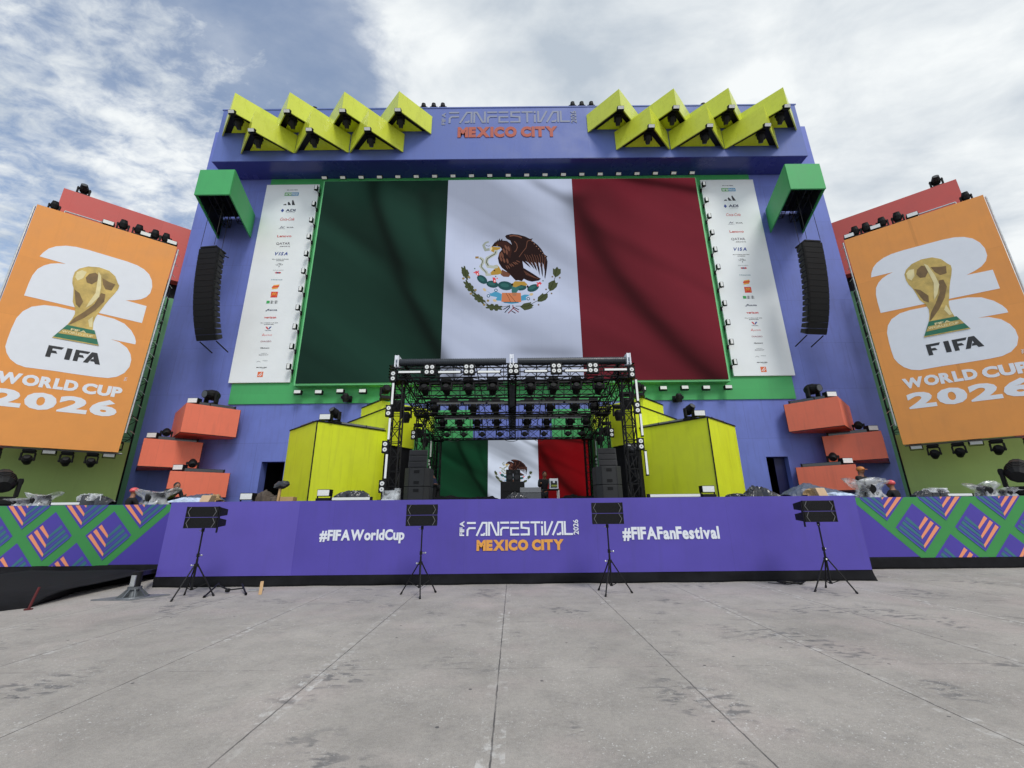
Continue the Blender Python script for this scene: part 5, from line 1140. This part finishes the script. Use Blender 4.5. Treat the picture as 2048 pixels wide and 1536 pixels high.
crumple('black_bag', 'black bag with a white top on the left side stage', 'bag', [(158, 1001), (160, 990), (172, 986), (205, 988), (214, 991), (224, 1001)], 12.95, .3, TARPB, 22)
crumple('white_sheet', 'white plastic edge on the black bag of the left side stage', 'plastic sheet', [(160, 992), (166, 986.5), (185, 985.5), (208, 987)], 12.86, .08, PLAS, 23, base=DK+.12)
crumple('black_bag', 'black bag with a white top on the right side stage', 'bag', [(1828, 990), (1838, 980), (1850, 976), (1885, 977), (1894, 979), (1896, 988)], 12.95, .3, TARPB, 24)
crumple('white_sheet', 'white plastic edge on the black bag of the right side stage', 'plastic sheet', [(1845, 981), (1856, 975), (1880, 975), (1894, 977)], 12.86, .08, PLAS, 25, base=DK+.12)
for s, px in ((-1, 0), (1, 2050)):
    p = at(px, 970, 12.9); place(MHU, (p.x, 12.95, DK+.02), R(125*s), 1.75, 'very large black moving light at the %s edge of the photo' % ('left' if s < 0 else 'right'), 'large moving lights on the side stages', cat='moving light')
# clear crate by the left front tower
e = empty('plastic_crate', (at(780, 990, 11.4).x, 11.4, DK), 'clear plastic crate at the foot of the left front tower', 'crate')
p = at(767, 981, 11.4); q = at(800, 981, 11.4); b = MB(); b.box(p.x, q.x-.12, 11.3, 11.6, DK, p.z); b.build('crate_body', PLAS, e)
b = MB(); b.box(p.x-.01, q.x-.11, 11.29, 11.61, DK, DK+.035); b.build('crate_base', WPR, e)
b = MB(); b.box(q.x-.11, q.x+.0, 11.28, 11.5, DK, p.z+.05); b.build('white_bag', PLAS, e)
# ---- speaker stacks
def stack(s):
    side = 'left' if s < 0 else 'right'
    X0 = s*3.15; Y0 = 14.0; z = DK
    for i, hh in enumerate((.52, .60)):
        e = empty('subwoofer', (X0, Y0, z), '%s large charcoal speaker in the %s stack inside the covered stage' % (('bottom', 'middle')[i], side), 'speaker', 'stacked speakers on the stage')
        w_ = .84-.0*i; b = MB(); b.plan([(X0-w_/2, Y0+.12), (X0-.25, Y0), (X0+.25, Y0), (X0+w_/2, Y0+.12), (X0+w_/2, Y0+.75), (X0-w_/2, Y0+.75)], z, z+hh-.012); b.build('cabinet', SPKG, e, bevel=.012)
        b = MB(); 
        for zz in ((z+hh*.78, z+hh*.2) if i else (z+hh*.75,)):
            b.box(X0-.09, X0+.09, Y0-.006, Y0-.001, zz-.05, zz+.05)
        b.build('handle_recess', BLK, e)
        [MB().box(X0+q_-.01, X0+q_+.01, Y0-.008, Y0-.001, z+.02, z+hh-.03).build('side_rail', DGRY, e) for q_ in (-.245, .245)]
        z += hh
    for i in range(3):
        e = empty('array_speaker', (X0, Y0, z), '%s slim speaker on top of the %s stack inside the covered stage' % (('lowest', 'middle', 'highest')[i], side), 'speaker', 'slim speakers on the stacks')
        k = .03*i; b = MB(); b.hexa([(X0-.31, Y0+.05+k, z), (X0+.31, Y0+.05+k, z), (X0+.22, Y0+.5+k, z+.03), (X0-.22, Y0+.5+k, z+.03)], [(X0-.31, Y0+.05+k+.02, z+.195), (X0+.31, Y0+.05+k+.02, z+.195), (X0+.22, Y0+.5+k, z+.16), (X0-.22, Y0+.5+k, z+.16)]); b.build('cabinet', SPKG, e, bevel=.008)
        b = MB(); b.obox((X0, Y0+.05+k-.0, z+.10), (.27, 0, 0), (0, .004, 0), (0, .01, .07)); b.build('grille', DGRY, e); z += .20
for s in (-1, 1): stack(s)
# ---- centre kit
e = empty('subwoofer', (0, 15, DK), 'wide black speaker base in the centre of the covered stage', 'speaker')
a, c = at(1001, 962, 15), at(1049, 962, 15); b = MB(); b.box(a.x, c.x, 15, 15.6, DK, a.z-.02); b.build('cabinet', BLKP, e, bevel=.015)
b = MB(); b.box(a.x+.03, c.x-.03, 14.988, 14.999, DK+.05, (DK+a.z)/2-.03); b.box(a.x+.03, c.x-.03, 14.988, 14.999, (DK+a.z)/2+.01, a.z-.05); b.build('grille', BLK, e)
zt = a.z
for i, (x0, x1) in enumerate(((1012, 1026), (1026.4, 1040.5))):
    p, q = at(x0, 939, 15.05), at(x1, 939, 15.05); e = empty('monitor_speaker', ((p.x+q.x)/2, 15.05, zt), '%s of two black monitor speakers on the central speaker base' % ('left' if i == 0 else 'right'), 'speaker', 'monitor speakers on the central base')
    b = MB(); b.box(p.x, q.x, 15.05, 15.4, zt-.018, p.z); b.build('cabinet', BLK, e, bevel=.01)
    b = MB(); cx = (p.x+q.x)/2; b.tube((cx, 15.049, zt+.13), (cx, 15.03, zt+.13), .085, 14, 0, .09); b.tube((cx, 15.049, zt+.30), (cx, 15.035, zt+.30), .04, 10); b.build('speaker_cone', DGRY, e)
a, c = at(1040, 975, 14.2), at(1082, 975, 14.2); e = empty('flight_case', ((a.x+c.x)/2, 14.2, DK), 'grey flight case on the stage right of the black speaker base', 'case')
zz = a.z; b = MB(); b.box(a.x, c.x, 14.2, 14.7, DK, DK+(zz-DK)*.62); b.build('case_body', GRYC, e, bevel=.01)
b = MB(); b.box(a.x, c.x, 14.19, 14.7, DK+(zz-DK)*.64, zz); b.build('lid', mat('light_grey_lid', (130, 132, 136), .5, var=.05, vs=9), e, bevel=.01)
crumple('plastic_sheet', 'crumpled clear and black plastic before the grey flight case', 'plastic sheet', [(1010, 997), (1018, 988), (1028, 979), (1040, 984), (1048, 990), (1058, 996)], 13.6, .3, TARPB, 31, amp=.5)
e = empty('work_table', (at(1105, 990, 16).x, 16, DK), 'dark table with a white framed box at the right of the flight case', 'table')
a, c, q = at(1086, 978, 16), at(1118, 978, 16), at(1118, 998, 16)
b = MB(); b.box(a.x, c.x+.02, 16, 16.6, a.z-.04, a.z); b.build('table_top', BLK, e)
for x in (a.x+.03, c.x-.01):
    for y in (16.03, 16.55): b = MB(); b.box(x-.02, x+.02, y-.02, y+.02, DK, a.z-.041); b.build('leg', SILV if x > a.x+.1 else BLK, e)
e = empty('white_box', (at(1108, 978, 16).x, 16.1, a.z), 'white framed box with a dark front standing on the work table', 'box')
p, q = at(1099, 957, 16.05), at(1117, 978, 16.05); b = MB(); b.box(p.x, q.x, 16.07, 16.4, a.z+.002, p.z); b.build('box_body', WPR, e, bevel=.008)
b = MB(); b.box(p.x+.04, q.x-.04, 16.058, 16.068, a.z+.05, p.z-.09); b.build('dark_front', DGRY, e)
b = MB(); b.box(p.x+.06, q.x-.05, 16.050, 16.057, a.z+.09, a.z+.15); b.build('yellow_strip', HIVI, e)
b = MB(); b.box(p.x+.12, q.x-.12, 16.050, 16.057, p.z-.16, p.z-.08); b.build('paper_label', WPR, e)
# lamp arm at right front tower
p = at(1251, 893, 12.4); e = empty('work_lamp', (p.x, 12.4, DK), 'grey work lamp on a bent arm beside the right front tower', 'lamp')
b = MB(); b.tube((p.x, 12.4, p.z+.02), (p.x+.28, 12.4, p.z-.06), .10, 8, 0, .13); b.build('lamp_head', GRYC, e)
b = MB(); b.box(p.x+.02, p.x+.13, 12.27, 12.29, p.z-.0, p.z+.03); b.build('lamp_slot', TUBE, e)
b = MB(); b.path([(p.x+.15, 12.45, p.z-.1), (p.x+.25, 12.45, p.z-.9), (p.x+.35, 12.45, DK+.6), (p.x+.1, 12.45, DK+.45), (p.x+.15, 12.45, DK)], .018, 6); b.build('lamp_stand', DGRY, e)
# ================================================================== TRIPOD SPEAKER STANDS
def tripod():
    e = empty('speaker_stand', (0, 0, 0), 'tripod', 'speaker stand')
    b = MB(); b.tube((0, 0, .14), (0, 0, .74), .021, 10); b.tube((0, 0, .70), (0, 0, 1.33), .016, 10); b.tube((0, 0, 1.27), (0, 0, 1.34), .03, 10); b.build('pole', BLK, e, smooth=False)
    b = MB(); b.tube((0, 0, .58), (0, 0, .64), .042, 10); b.tube((0, 0, .77), (0, 0, .84), .030, 10); b.tube((0, 0, .14), (0, 0, .17), .032, 10); b.build('collar', BLK, e)
    b = MB(); b.tube((.03, 0, .805), (.085, -.02, .805), .010, 6); b.ball((.09, -.02, .805), .018, 0, 8, 5); b.tube((-.03, 0, .61), (-.08, -.02, .61), .010, 6); b.ball((-.085, -.02, .61), .018, 0, 8, 5); b.tube((-.02, 0, 1.29), (-.07, 0, 1.29), .008, 6); b.build('clamp_knobs', SILV, e)
    for k in range(3):
        a = R(-100+120*k); d = Vector((math.cos(a), math.sin(a), 0))
        b = MB(); b.tube(d*.035+Vector((0, 0, .61)), d*.40+Vector((0, 0, .03)), .0135, 8); b.tube(d*.385+Vector((0, 0, .045)), d*.418+Vector((0, 0, .004)), .020, 8); lg = b.build('leg', BLK, e)
        b = MB(); b.tube(d*.03+Vector((0, 0, .155)), d*.255+Vector((0, 0, .262)), .008, 6); b.build('brace', BLK, lg)
    reg(e); return e
TRI = tripod()
def stand_speaker():
    e = empty('compact_speaker', (0, 0, 0), 'speaker', 'speaker'); w_, h_, d_ = .315, .215, .46
    b = MB(); b.hexa([(-w_, 0, 0), (w_, 0, 0), (w_-.05, d_, .035), (-w_+.05, d_, .035)], [(-w_, 0, h_), (w_, 0, h_), (w_-.05, d_, h_-.055), (-w_+.05, d_, h_-.055)]); b.build('cabinet', BLKP, e, bevel=.006)
    b = MB(); b.hexa([(-.22, -.004, .018), (.22, -.004, .018), (.22, .0, .018), (-.22, .0, .018)], [(-.22, -.004, h_-.018), (.22, -.004, h_-.018), (.22, 0, h_-.018), (-.22, 0, h_-.018)])
    b.prism([(-.22, -.004, .018), (-.22, -.004, h_-.018), (-.28, -.004, h_/2)], (0, .0035, 0)); b.prism([(.22, -.004, .018), (.22, -.004, h_-.018), (.28, -.004, h_/2)], (0, .0035, 0)); b.build('grille', mat('perforated_black_grille', (0.008, 0.008, 0.009), .6, spec=.2, bump=.5, bs=400), e)
    for s in (-1, 1): b = MB(); b.path([(s*.235, -.008, .012), (s*.288, -.008, h_/2), (s*.235, -.008, h_-.012)], .006, 4); b.build('grille_rim', mat('worn_grey_rim', (0.16, 0.16, 0.17), .5), e)
    for s in (-1, 1): b = MB(); b.box(s*w_-.012, s*w_+.012, -.012, .035, -.0, h_); b.box(s*(w_+.008)-.006, s*(w_+.008)+.006, .02, .06, .02, h_-.02); b.build('rigging_plate', BLK, e)
    reg(e); return e
SPK = stand_speaker()
for i, (px, py, rz, rt, nm) in enumerate(((382, 1184, 4, 0, 'far left'), (838, 1186, 2, 25, 'inner left'), (1224, 1184, -5, -20, 'inner right'), (1664, 1177, -3, 50, 'far right'))):
    q = gr(px, py); q.y = max(q.y, 9.3); q = Vector((at(px, py, 9.45).x, 9.45, 0))
    place(TRI, q, R(rt), 1.0, 'black tripod speaker stand at the %s before the violet stage front' % nm, 'tripod speaker stands')
    for j in range(2):
        place(SPK, q+Vector((0, -.12, 1.345+j*.222)), R(rz), 1.0, '%s black compact speaker on the %s tripod stand' % (('lower', 'upper')[j], nm), 'compact speakers on tripods')
    b = MB(); sx_ = .345 if i == 0 else -.345 if i == 3 else 0
    if sx_: 
        c = Matrix.Rotation(R(rz), 4, 'Z'); P_ = lambda x, y, z: q+Vector((0, -.12, 0))+c.to_3x3() @ Vector((x, y, 0))+Vector((0, 0, z))
        b.obox(P_(sx_, .02, 1.50), c.to_3x3() @ Vector((.008, 0, 0)), c.to_3x3() @ Vector((0, .022, 0)), Vector((0, 0, .25)))
        o = b.build('mounting_bar', BLK, loc=tuple(P_(sx_, 0, 1.25))); tag(o, 'flat black mounting bar fixed beside the %s pair of speakers' % nm, 'bracket')
# folded stand, plank, bar, coil
e = empty('folded_stand', (at(450, 1185, 9.7).x, 9.7, 0), 'folded black stand lying on the ground right of the far left tripod', 'stand')
P0 = lambda px, py: gr(px, py)
def G3(px, py, Y): p = at(px, py, Y); return p
for k, (a_, b_) in enumerate((((408, 1194, 9.4), (438, 1167, 10.2)), ((492, 1188, 9.6), (484, 1168, 10.2)), ((436, 1170, 10.1), (458, 1180, 9.9)))):
    p, q = at(*a_), at(*b_); p.z = max(.015, p.z); q.z = max(.02, q.z); b = MB(); b.tube(p, q, .018, 8); b.tube(p, p+(q-p).normalized()*.06, .026, 8); b.build('leg', BLK, e)
b = MB(); p, q = at(452, 1181, 9.9), at(486, 1176, 10.0); p.z = .06; q.z = .08; b.tube(p, q, .014, 8); b.tube(p, p+Vector((.07, 0, .0)), .04, 8); b.build('pole', BLK, e)
b = MB(); p, q = at(520, 1189, 9.7), at(523, 1172, 10.3); p.z = .01; q.z = .17; d = (q-p)/2; b.obox((p+q)/2, d, (.03, 0, 0), (0, .012, .006)); o = b.build('wooden_plank', WOOD, loc=tuple(p)); tag(o, 'short pale wooden plank leaning on the black stage skirt', 'plank')
b = MB(); p, q = gr(497, 1183), gr(527, 1181); b.obox((p+q)/2+Vector((0, 0, .02)), (q-p)/2, (0, .03, 0), (0, 0, .012)); o = b.build('metal_bar', SILV, loc=tuple(p)); tag(o, 'flat silver metal bar on the ground behind the wooden plank', 'bar')
b = MB(); c = gr(1583, 1166); c.y = 10.35; c.x = at(1583, 1166, 10.35).x
for k in range(4):
    r_ = .19+.02*k; pts = [(c.x+r_*math.cos(t_)*(1.1+.05*k)-(.0), c.y+r_*.6*math.sin(t_), .015+.012*k+.01*math.sin(t_*3+k)) for t_ in np.linspace(0, 2*math.pi, 22)]; b.path(pts, .008, 5)
b.path([(c.x-.2, c.y, .02), (c.x-.35, c.y+.05, .012), (c.x-.45, c.y+.15, .012)], .008, 5)
o = b.build('cable_coil', BLK, loc=tuple(c)); tag(o, 'coil of black cable on the ground by the right stage skirt', 'cable')
# ---- jack foot and dark covered machine at the left
c = at(265, 1196, 9.45); c.z = 0; e = empty('support_jack', c, 'steel support jack with a ribbed foot on a flat plate at the left', 'jack')
b = MB(); b.hexa([(c.x-.62, c.y-.25, .0), (c.x+.18, c.y-.27, .0), (c.x+.55, c.y+.28, .0), (c.x-.25, c.y+.30, .0)], [(c.x-.62, c.y-.25, .025), (c.x+.18, c.y-.27, .025), (c.x+.55, c.y+.28, .025), (c.x-.25, c.y+.30, .025)]); b.build('base_plate', mat('scuffed_steel_plate', (128, 130, 134), .55, metal=.4, var=.15, vs=9), e)
b = MB(); b.tube((c.x, c.y, .026), (c.x, c.y, .045), .27, 20, 0, .26); b.tube((c.x, c.y, .045), (c.x, c.y, .17), .12, 16, 0, .08); b.tube((c.x, c.y, .17), (c.x, c.y, .22), .12, 16)
for k in range(8):
    a = math.pi*k/4; d = Vector((math.cos(a), math.sin(a), 0)); t3 = Vector((-d.y, d.x, 0))*.012; o_ = Vector((c.x, c.y, 0)); b.prism([o_+d*.09+Vector((0, 0, .046))+t3, o_+d*.25+Vector((0, 0, .046))+t3, o_+d*.11+Vector((0, 0, .19))+t3], -t3*2)
b.build('ribbed_foot', mat('weathered_steel', (104, 108, 112), .5, metal=.5, var=.2, vs=12), e)
b = MB(); b.tube((c.x, c.y, .22), (c.x, c.y, .50), .085, 16); b.build('outer_tube', BLK, e)
b = MB(); b.box(c.x-.045, c.x+.045, c.y-.095, c.y-.07, .23, .44); b.build('steel_face', SILV, e)
b = MB(); b.obox((c.x-.62, c.y+1.0, .37), (.62, -.98, .09), (.05, .034, 0), (0, 0, .045)); b.build('support_arm', BLK, e)
# covered machine
vs = []; fs = []; nx, ny = 44, 14; fe = [gr(-900, 1300), gr(-140, 1240), gr(60, 1216), gr(150, 1186), gr(230, 1168), gr(296, 1156)]
for i in range(nx):
    u = i/(nx-1)*(len(fe)-1); k = min(int(u), len(fe)-2); p0 = fe[k].lerp(fe[k+1], u-k); uu = i/(nx-1)
    for j in range(ny):
        v = j/(ny-1); y = p0.y+.05*math.sin(uu*40)+v*(12.5-p0.y); x = p0.x+v*(-.6)
        z = (.26-.16*uu)*(min(1, v*5)**.5 if v < .2 else 1)*(1+.05*math.sin(uu*35+v*9)) if 0 < v < 1 and 0 < i < nx-1 else .004
        vs.append((x, y, max(.004, z)))
for i in range(nx-1):
    for j in range(ny-1): fs.append((i*ny+j, (i+1)*ny+j, (i+1)*ny+j+1, i*ny+j+1))
b = MB(); b.add(vs, fs); o = b.build('black_tarpaulin', BLKF, loc=(-13, 11, 0), smooth=True); tag(o, 'low black tarpaulin heap on the ground under the left side stage', 'tarpaulin')
md = o.modifiers.new('s', 'SOLIDIFY'); md.thickness = .01
b = MB(); p = at(62, 1190, 10.4); b = MB(); p = gr(60, 1219); b.tube((p.x, p.y-.03, .0), (p.x-.01, p.y+.06, .36), .020, 8); b.tube((p.x, p.y-.03, .0), (p.x, p.y-.03, .02), .06, 8); o = b.build('red_post', REDS, loc=tuple(p)); tag(o, 'short red post on the ground under the left side stage', 'post')
b = MB(); pts = [at(x, y, 12.3) for x, y in ((222, 1148), (222, 1160), (226, 1166), (233, 1163), (238, 1155), (243, 1148))]; b.path(pts, .022, 6); o = b.build('rope_loop', CARD, loc=tuple(pts[0])); tag(o, 'tan rope loop hanging below the left side stage skirt', 'rope')
# ================================================================== PEOPLE
def skinned(name, pts, edges, radii, m, parent, root=0, sub=1):
    me = bpy.data.meshes.new(name); off = wloc(parent) if parent else Vector((0, 0, 0)); me.from_pydata([tuple(Vector(p)) for p in pts], edges, [])
    o = bpy.data.objects.new(name, me); COL.objects.link(o); md = o.modifiers.new('sk', 'SKIN'); md.use_smooth_shade = True
    for i, r_ in enumerate(radii):
        sv = me.skin_vertices[0].data[i]; sv.radius = r_ if isinstance(r_, tuple) else (r_, r_)
        sv.use_root = (i == root)
    if sub: s_ = o.modifiers.new('sub', 'SUBSURF'); s_.levels = sub; s_.render_levels = sub
    dg = bpy.context.evaluated_depsgraph_get(); me2 = bpy.data.meshes.new_from_object(o.evaluated_get(dg)); o.modifiers.clear(); o.data = me2; bpy.data.meshes.remove(me); me2.name = name
    me2.materials.clear(); me2.materials.append(m)
    for p in me2.polygons: p.use_smooth = True
    if parent: o.parent = parent
    return o
def person(loc, rz, label, top=NAVY, trou=BLKC, head='hair', lean=0., arms=((.25, -.25), (.25, -.25)), bend=0., vest=None, crouch=False):
    e = empty('person', loc, label, 'person'); e.rotation_euler = (0, 0, rz)
    hz = .92 if not crouch else .42
    c, s_ = math.cos(lean), math.sin(lean)
    U_ = lambda d, x=0: Vector((x, -s_*d, hz+c*d))
    pel, sp_, ch, nk, hd_, ht = U_(0), U_(.22), U_(.44), U_(.56), U_(.635)+Vector((0, -.03, 0)), U_(.765)+Vector((0, -.02-.0*bend, 0))
    sh = [U_(.50, .19), U_(.50, -.19)]
    el = [sh[0]+Vector((.06, -.06-arms[0][0]*.3, -.25)), sh[1]+Vector((-.06, -.06-arms[1][0]*.3, -.25))]
    wr = [el[0]+Vector((-.02, -.18, .02-arms[0][1]*.3)), el[1]+Vector((.02, -.18, .02-arms[1][1]*.3))]
    hn = [w+(w-q).normalized()*.09 for w, q in zip(wr, el)]
    if crouch: kn = [Vector((.14, -.42, .50)), Vector((-.14, -.40, .48))]; an = [Vector((.13, -.30, .09)), Vector((-.13, -.28, .09))]
    else: kn = [Vector((.10, -.04, .50)), Vector((-.11, .02, .50))]; an = [Vector((.11, .02, .09)), Vector((-.13, .06, .09))]
    hp = [pel+Vector((.09, 0, -.04)), pel+Vector((-.09, 0, -.04))]
    pts = [pel, sp_, ch, nk, hd_, ht, sh[0], el[0], wr[0], hn[0], sh[1], el[1], wr[1], hn[1], hp[0], kn[0], an[0], hp[1], kn[1], an[1]]
    ed = [(0, 1), (1, 2), (2, 3), (3, 4), (4, 5), (2, 6), (6, 7), (7, 8), (8, 9), (2, 10), (10, 11), (11, 12), (12, 13), (0, 14), (14, 15), (15, 16), (0, 17), (17, 18), (18, 19)]
    body = skinned('body', pts, ed, [.11, .11, .12, .062, .075, .085, .05, .038, .028, .035, .05, .038, .028, .035, .08, .055, .04, .08, .055, .04], SKIN, e)
    P = [pel+Vector((0, 0, -.02)), sp_, ch, U_(.53), sh[0], el[0], wr[0], sh[1], el[1], wr[1]]
    jk = skinned('jacket', P, [(0, 1), (1, 2), (2, 3), (2, 4), (4, 5), (5, 6), (2, 7), (7, 8), (8, 9)], [(.15, .125), (.15, .125), (.16, .13), .075, .075, .058, .048, .075, .058, .048], top, e)
    if vest is not None: skinned('vest', [pel+Vector((0, 0, .05)), sp_, U_(.47), U_(.5, .12), U_(.5, -.12)], [(0, 1), (1, 2), (2, 3), (2, 4)], [(.165, .14), (.165, .14), (.17, .145), .07, .07], vest, e)
    skinned('trousers', [pel, hp[0], kn[0], an[0], hp[1], kn[1], an[1]], [(0, 1), (1, 2), (2, 3), (0, 4), (4, 5), (5, 6)], [.13, .105, .075, .06, .105, .075, .06], trou, e)
    for a in an: b = MB(); b.ball((a.x, a.y-.06, .045), .07, 0, 10, 6, (.7, 1.7, .65)); o = b.build('boot', BLKC, None, smooth=True); o.parent = e
    hc = (hd_+ht)/2+Vector((0, 0, .02))
    b = MB(); b.ball(hc+Vector((0, -.01, 0)), .10, 0, 12, 9, (.82, .95, 1.15)); b.ball(hc+Vector((0, -.108, -.012)), .018, 0, 6, 5, (.8, 1, 1.4)); b.ball(hc+Vector((.085, 0, -.01)), .022, 0, 6, 5, (.5, 1, 1.3)); b.ball(hc+Vector((-.085, 0, -.01)), .022, 0, 6, 5, (.5, 1, 1.3)); o = b.build('head', SKIN, None, smooth=True); o.parent = e
    b = MB(); b.ball(hc+Vector((.035, -.097, .015)), .011, 0, 6, 4); b.ball(hc+Vector((-.035, -.097, .015)), .011, 0, 6, 4); b.box(hc.x-.025, hc.x+.025, hc.y-.103, hc.y-.09, hc.z-.062, hc.z-.052); f_ = b.build('face_features', HAIR, None); f_.parent = o
    b = MB()
    if head == 'hair': b.ball(hc+Vector((0, .018, .03)), .106, 0, 12, 8, (.88, .98, 1.05)); h = b.build('hair', HAIR, None, smooth=True)
    else:
        b.ball(hc+Vector((0, 0, .055)), .116, 0, 16, 9, (.92, 1.08, .80)); b.tube(hc+Vector((0, 0, .03)), hc+Vector((0, 0, .045)), .124, 16); b.box(hc.x-.07, hc.x+.07, hc.y-.175, hc.y-.11, hc.z+.028, hc.z+.042); h = b.build('helmet', head, None, smooth=False)
    h.parent = e
    return e
p = at(873, 960, 18.6); person((p.x, 18.6, DK-.12), R(-110), 'person in a dark navy jacket bending by the left rear tower', lean=.55, arms=((.5, .1), (.5, .1)))
p = at(265, 990, 13.9); person((p.x, 13.9, 1.2), R(150), 'person in a pink helmet and black jacket behind the left side stage edge', top=BLKC, head=HELM, crouch=True)
p = at(1786, 978, 13.9); person((p.x, 13.9, 1.2), R(-155), 'person in a pink helmet and black jacket behind the right side stage edge', top=BLKC, head=HELM, crouch=True)
p = at(1722, 960, 14.6); person((p.x, 14.6, 1.2), R(20), 'person in an orange helmet and yellow vest behind the right plastic wrapped light', top=BLKC, head=ORHE, vest=HIVI, lean=.05)
p = at(335, 980, 14.4); person((p.x, 14.4, 1.2), R(60), 'person in a yellow vest bending behind the left plastic wrapped light', top=BLKC, head='hair', vest=HIVI, lean=1.0)
p = at(1087, 960, 17.2); person((p.x, 17.2, DK-.52), R(10), 'person with dark hair and a yellow striped vest behind the work table', top=BLKC, vest=None, lean=.25)
b = MB(); 
p = at(1203, 965, 17.9); person((p.x, 17.9, DK-.1), R(30), 'person in dark clothes beside the right rear tower', top=BLKC, lean=.25, arms=((.4, .1), (.3, .0)))
# ------------------------------------------------------------------ drop unused prototypes
for pr in (MHU, MHD, MHF, MHN, FL, FLV, BTW, BTD, BTK, B4, B2_, TRI, SPK):
    if pr.name not in USED:
        def rm(o):
            for ch in list(o.children): rm(ch)
            bpy.data.objects.remove(o)
        rm(pr)
